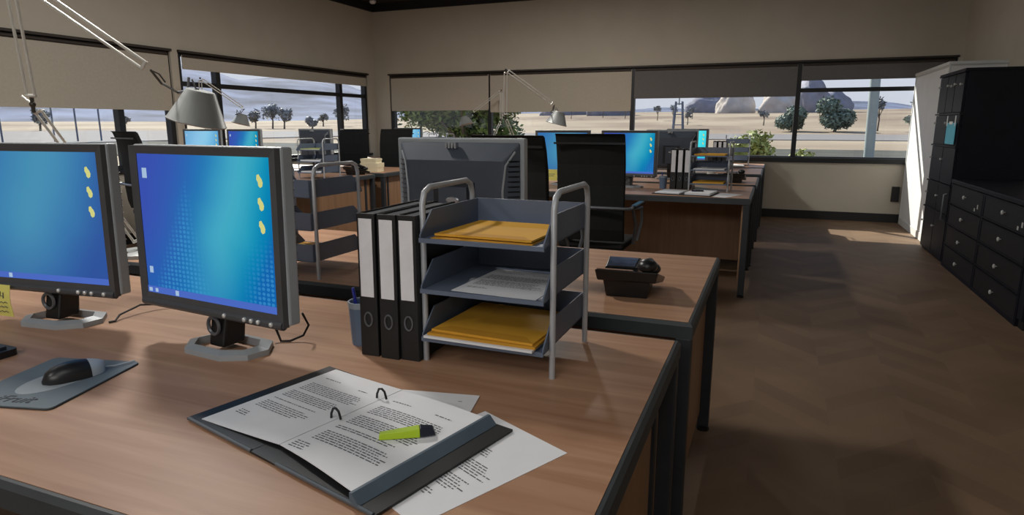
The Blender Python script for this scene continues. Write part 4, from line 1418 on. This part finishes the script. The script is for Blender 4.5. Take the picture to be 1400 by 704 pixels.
def tree(name, label, cat, x, y, z, rad, hc, n, leaf, m, seed, group, trunk=True, tr=.12):
    t = thing(name, label, cat, (x, y, z), 0, group)
    foliage((0, 0, hc), rad, n, leaf, seed, 11 if n > 9000 else 6).build('foliage', m, t)
    b = MB()
    if trunk:
        b.tube([(0, 0, -.2), (rad[0] * .08, 0, hc * .5), (-rad[0] * .05, rad[1] * .05, hc)], tr, 8, r_end=tr * .5)
        rnd = random.Random(seed + 1)
        for k in range(5):
            a = 2 * PI * k / 5 + rnd.random()
            b.tube([(0, 0, hc * .55), (rad[0] * .35 * math.cos(a), rad[1] * .35 * math.sin(a), hc * .9), (rad[0] * .6 * math.cos(a), rad[1] * .6 * math.sin(a), hc + rad[2] * .3)], tr * .45, 6, r_end=tr * .12)
    else:
        for k in range(7):
            a = 2 * PI * k / 7
            b.tube([(0, 0, -.1), (rad[0] * .25 * math.cos(a), rad[1] * .25 * math.sin(a), hc * .5), (rad[0] * .55 * math.cos(a), rad[1] * .55 * math.sin(a), hc * 1.1)], tr, 6, r_end=tr * .3)
    b.build('trunk' if trunk else 'stems', M['bark'], t)
    return t

GT = 'trees and shrubs outside the windows'
tree('leafy_tree', 'large leafy green tree just outside the left half of the back window', 'tree', -7.45, 15.2, -.3, (2.1, 1.6, 1.45), 1.95, 15000, .075, M['leafa'], 11, GT, True, .09)
tree('desert_shrub', 'olive shrub outside the back window beside the far sunlit rack', 'shrub', -.45, 15.0, -.3, (.55, .5, .62), .95, 1500, .07, M['leafb'], 12, GT, False, .03)
tree('desert_shrub', 'low olive shrub outside, at the foot of the window bar', 'shrub', .55, 15.3, -.3, (.40, .4, .42), .70, 1100, .065, M['leafb'], 13, GT, False, .03)
tree('desert_shrub', 'small olive shrub outside, right of the window bar', 'shrub', 1.35, 15.4, -.3, (.34, .34, .30), .48, 800, .06, M['leafb'], 14, GT, False, .03)
for (x, z, w_, h_, sd, lb) in ((3.0, 0, 3.3, 3.3, 21, 'dusty round tree across the road, behind the window bar'),
                               (10.1, 0, 3.4, 3.9, 22, 'dusty round tree across the road, centred in the right pane')):
    tree('desert_tree', lb, 'tree', x, 132, ground_h(x, 132), (w_, w_, h_ * .78), h_ * .78, 4200, .36, M['leafc'], sd, GT, True, .3)
tree('desert_tree', 'thin wispy tree across the road, left of the grey pole', 'tree', 17.2, 134, ground_h(17.2, 134), (1.4, 1.4, 1.7), 4.2, 260, .34, M['leafd'], 24, GT, True, .16)
tree('desert_shrub', 'small round bush on the sand slope right of the grey pole', 'shrub', 25.5, 150, ground_h(25.5, 150), (1.9, 1.6, 1.3), 1.2, 700, .4, M['leafc'], 25, GT, False, .1)
for k, (x, y, s_) in enumerate(((-27, 190, 1.3), (-24, 210, 1.0), (-20.5, 170, 1.0), (-33, 200, 1.2), (-46, 215, 1.5), (-56, 225, 1.6), (-66, 220, 1.4), (-2.5, 165, 1.1), (36, 210, 1.7), (43, 220, 1.4))):
    wh = ('left of the boulders', 'just left of the wooden frame', 'above the dark monitor back', 'in the gap under the shade-darkened blind', 'at the left end of the third pane',
          'beside the low shack', 'seen under the beige blind', 'in front of the boulders', 'on the slope right of the pole', 'farthest right on the slope')[k]
    tree('desert_tree', 'distant spindly desert tree ' + wh, 'tree', x, y, ground_h(x, y), (1.1 * s_, 1.1 * s_, 1.2 * s_), 2.7 * s_, 150, .34, M['leafd'], 40 + k, GT, True, .14)
for k, (az_, r_, s_) in enumerate(((-41.9, 232, 2.9), (-43.2, 236, 2.1), (-41.0, 226, 2.3), (-37.9, 262, 1.7), (-36.4, 250, 2.6), (-38.8, 190, 1.3), (-46.2, 225, 1.7), (-57.6, 205, 2.0), (-52.4, 235, 1.5))):
    x, y = r_ * math.sin(math.radians(az_)), r_ * math.cos(math.radians(az_))
    wh = ('tallest of the clump in the middle of the mountain view', 'left part of the clump in the mountain view', 'right part of the clump in the mountain view', 'near the right bar of the left window',
          'dark crown beside the right bar of the left window', 'low in the left window above the monitor back', 'right of the big lamp shade', 'low in the leftmost window pane', 'beside the lamp shades')[k]
    tree('desert_tree', 'hazy grey tree ' + wh, 'tree', x, y, ground_h(x, y), (1.25 * s_, 1.25 * s_, 1.25 * s_), 1.8 * s_, 380, .55, M['leafd'], 60 + k, GT, True, .3)

def boulder(label, x, y, rad, m, seed):
    me = bpy.data.meshes.new('boulder')
    bm = bmesh.new()
    bmesh.ops.create_icosphere(bm, subdivisions=4, radius=1.0)
    for v in bm.verts:
        p = v.co.copy()
        k = 1 + .22 * noise.fractal(p * 1.3 + Vector((seed, 0, 0)), 1.0, 2.0, 4) + .06 * noise.noise(p * 5 + Vector((seed, 3, 0)))
        v.co = Vector((p.x * rad[0] * k, p.y * rad[1] * k, max(p.z, -.35) * rad[2] * k))
    bm.to_mesh(me)
    bm.free()
    me.materials.append(m)
    for p in me.polygons:
        p.use_smooth = True
    o = bpy.data.objects.new('boulder', me)
    COL.objects.link(o)
    o.location = (x, y, ground_h(x, y) + rad[2] * .2)
    return tag(o, label, 'boulder', 'pale boulders on the desert rise')
boulder('pale rounded boulder left of the big one in the third pane', -16.5, 300, (8, 7, 8.5), M['rock'], 1.3)
boulder('largest pale boulder in the third pane of the back window', 1.0, 292, (7.4, 7, 7.5), M['rock'], 5.1)
boulder('grey boulder behind the window bar, above the round trees', 15.0, 352, (8.5, 8, 13.5), M['rockd'], 8.2)
boulder('low grey boulder sloping down right of the window bar', 27, 375, (9, 8, 9), M['rockd'], 9.9)
boulder('distant grey boulder hump left of the pale boulders', -33, 380, (14, 10, 9), M['rockd'], 3.7)
boulder('blue-grey rock seen under the beige blind by the lamp shade', -62, 260, (9, 8, 7.5), M['rockd'], 6.4)
boulder('broad blue-grey rock seen under the beige blind, right part', -92, 300, (13, 9, 8), M['rockd'], 2.2)

t = thing('utility_pole', 'pale grey pole standing outside the right pane of the back window', 'pole', (2.99, 25, -.3))
MB().tube([(0.06, 0, -.1), (-.06, 0, 6.2)], .16, 14).build('shaft', M['pole'], t, smooth=True)
MB().lathe([(.24, 0), (.24, .05), (.17, .08)], 14, T(.06, 0, -.05)).build('collar', M['pole'], t)
for k, (y, wh) in enumerate(((34.9, 'leftmost, at the frame edge'), (39.2, 'behind the lower lamp arm'), (41.3, 'third from the left edge'), (43.6, 'nearest the window bar'))):
    t = thing('fence_post', 'thin tall post outside the leftmost window, ' + wh, 'post', (-60, y, -.3), 0, 'thin posts outside the left window')
    MB().tube([(0, 0, -.2), (0, 0, 4.6)], .075, 8).build('shaft', M['post'], t)
    MB().lathe([(.15, 0), (.15, .06), (.02, .12)], 8, T(0, 0, 4.55)).build('cap', M['post'], t)
t = thing('pylon', 'dark lattice frame standing on the sand above the dark monitor back', 'pylon', (-15.8, 118, ground_h(-15.8, 118)))
for sx in (-1, 1):
    for sy in (-1, 1):
        MB().tube([(sx * .9, sy * .9, -.2), (sx * .55, sy * .55, 5.6)], .12, 6).build('leg', M['post'], t)
br = MB()
for z in (1.6, 3.4, 5.2):
    q = .9 - .0625 * z
    br.tube([(-q, -q, z), (q, -q, z)], .08, 6).tube([(-q, q, z), (q, q, z)], .08, 6).tube([(-q, -q, z), (-q, q, z)], .08, 6).tube([(q, -q, z), (q, q, z)], .08, 6)
br.build('brace', M['post'], t)
MB().tube([(0, 0, 5), (0, 0, 8.4)], .1, 6).build('mast', M['post'], t)
t = thing('shack', 'low grey shack on the horizon at the left end of the third pane', 'building', (-82, 330, ground_h(-82, 330)))
MB().box(-7, 7, -3, 3, -.5, 3.2).build('walls', M['shack'], t)
MB().hexa([(-7.6, -3.6, 3.2), (7.6, -3.6, 3.2), (7.6, 3.6, 3.2), (-7.6, 3.6, 3.2)], [(-6, -1, 4.6), (6, -1, 4.6), (6, 1, 4.6), (-6, 1, 4.6)]).build('roof', M['shack'], t)

# ------------------------------------------------------------------ light
world = bpy.data.worlds.new('desert_sky')
scene.world = world
world.use_nodes = True
nt = world.node_tree
N, L = nt.nodes, nt.links
N.clear()
out = N.new('ShaderNodeOutputWorld')
bg = N.new('ShaderNodeBackground')
tc = N.new('ShaderNodeTexCoord')
sp = N.new('ShaderNodeSeparateXYZ')
rp = N.new('ShaderNodeValToRGB')
L.new(tc.outputs['Generated'], sp.inputs[0])
L.new(sp.outputs['Z'], rp.inputs['Fac'])
e = rp.color_ramp.elements
e[0].position, e[0].color = 0.0, rgb((214, 216, 228))
e[1].position, e[1].color = 1.0, rgb((140, 172, 220))
q = e.new(0.09)
q.color = rgb((222, 226, 240))
q = e.new(0.3)
q.color = rgb((188, 204, 234))
L.new(rp.outputs['Color'], bg.inputs['Color'])
bg.inputs['Strength'].default_value = 1.0
L.new(bg.outputs[0], out.inputs[0])

sun = bpy.data.lights.new('sun', 'SUN')
sun.energy = 9.5
sun.angle = math.radians(0.6)
sun.color = (1.0, .93, .81)
so = bpy.data.objects.new('sun', sun)
COL.objects.link(so)
so.rotation_euler = Vector((1, -1, -.93)).to_track_quat('-Z', 'Y').to_euler()

def area(name, loc, sx, sy, power, col=(1, .95, .88)):
    l = bpy.data.lights.new(name, 'AREA')
    l.shape = 'RECTANGLE'
    l.size, l.size_y = sx, sy
    l.energy = power
    l.color = col
    o = bpy.data.objects.new(name, l)
    COL.objects.link(o)
    o.location = loc
    return o
for i, (x, y, p) in enumerate(((-3.0, 2.5, 82), (-2.7, 7.0, 62), (-2.9, -1.4, 26))):
    area('ceiling_lamp', (x, y, 3.2), .22, .4, p)
for i, (x, y, sx, sy, p) in enumerate(((0.0, -.9, 1.6, 2.4, 24), (0.2, 6.8, 1.6, 4.0, 8), (-4.6, 3.0, 1.6, 5.0, 34))):
    area('added_fill', (x, y, 3.22), sx, sy, p * .92, (1, .97, .93))  # large soft fill lights added for ambient level, not fixtures of the room
o = area('added_front_fill', (-.6, -2.9, 2.7), 3.0, .6, 42, (1, .97, .94))  # unseen fill added behind the camera for faces turned towards it
o.rotation_euler = (math.radians(62), 0, 0)

# ------------------------------------------------------------------ camera
cam = bpy.data.cameras.new('camera')
cam.sensor_width = 36
cam.lens = 36 * 878.17 / 1400
cam.clip_start, cam.clip_end = .02, 6000
co = bpy.data.objects.new('camera', cam)
COL.objects.link(co)
co.location = (0, 0, 1.28)
yaw, pitch = -.38118, .20344
d = Vector((math.sin(yaw) * math.cos(pitch), math.cos(yaw) * math.cos(pitch), -math.sin(pitch)))
co.rotation_euler = d.to_track_quat('-Z', 'Y').to_euler()
scene.camera = co

vs = scene.view_settings
scene.display_settings.display_device = 'sRGB'
vs.view_transform = 'Standard'
vs.look = 'None'
vs.exposure = 0.0
vs.gamma = 1.0
vs.use_curve_mapping = False
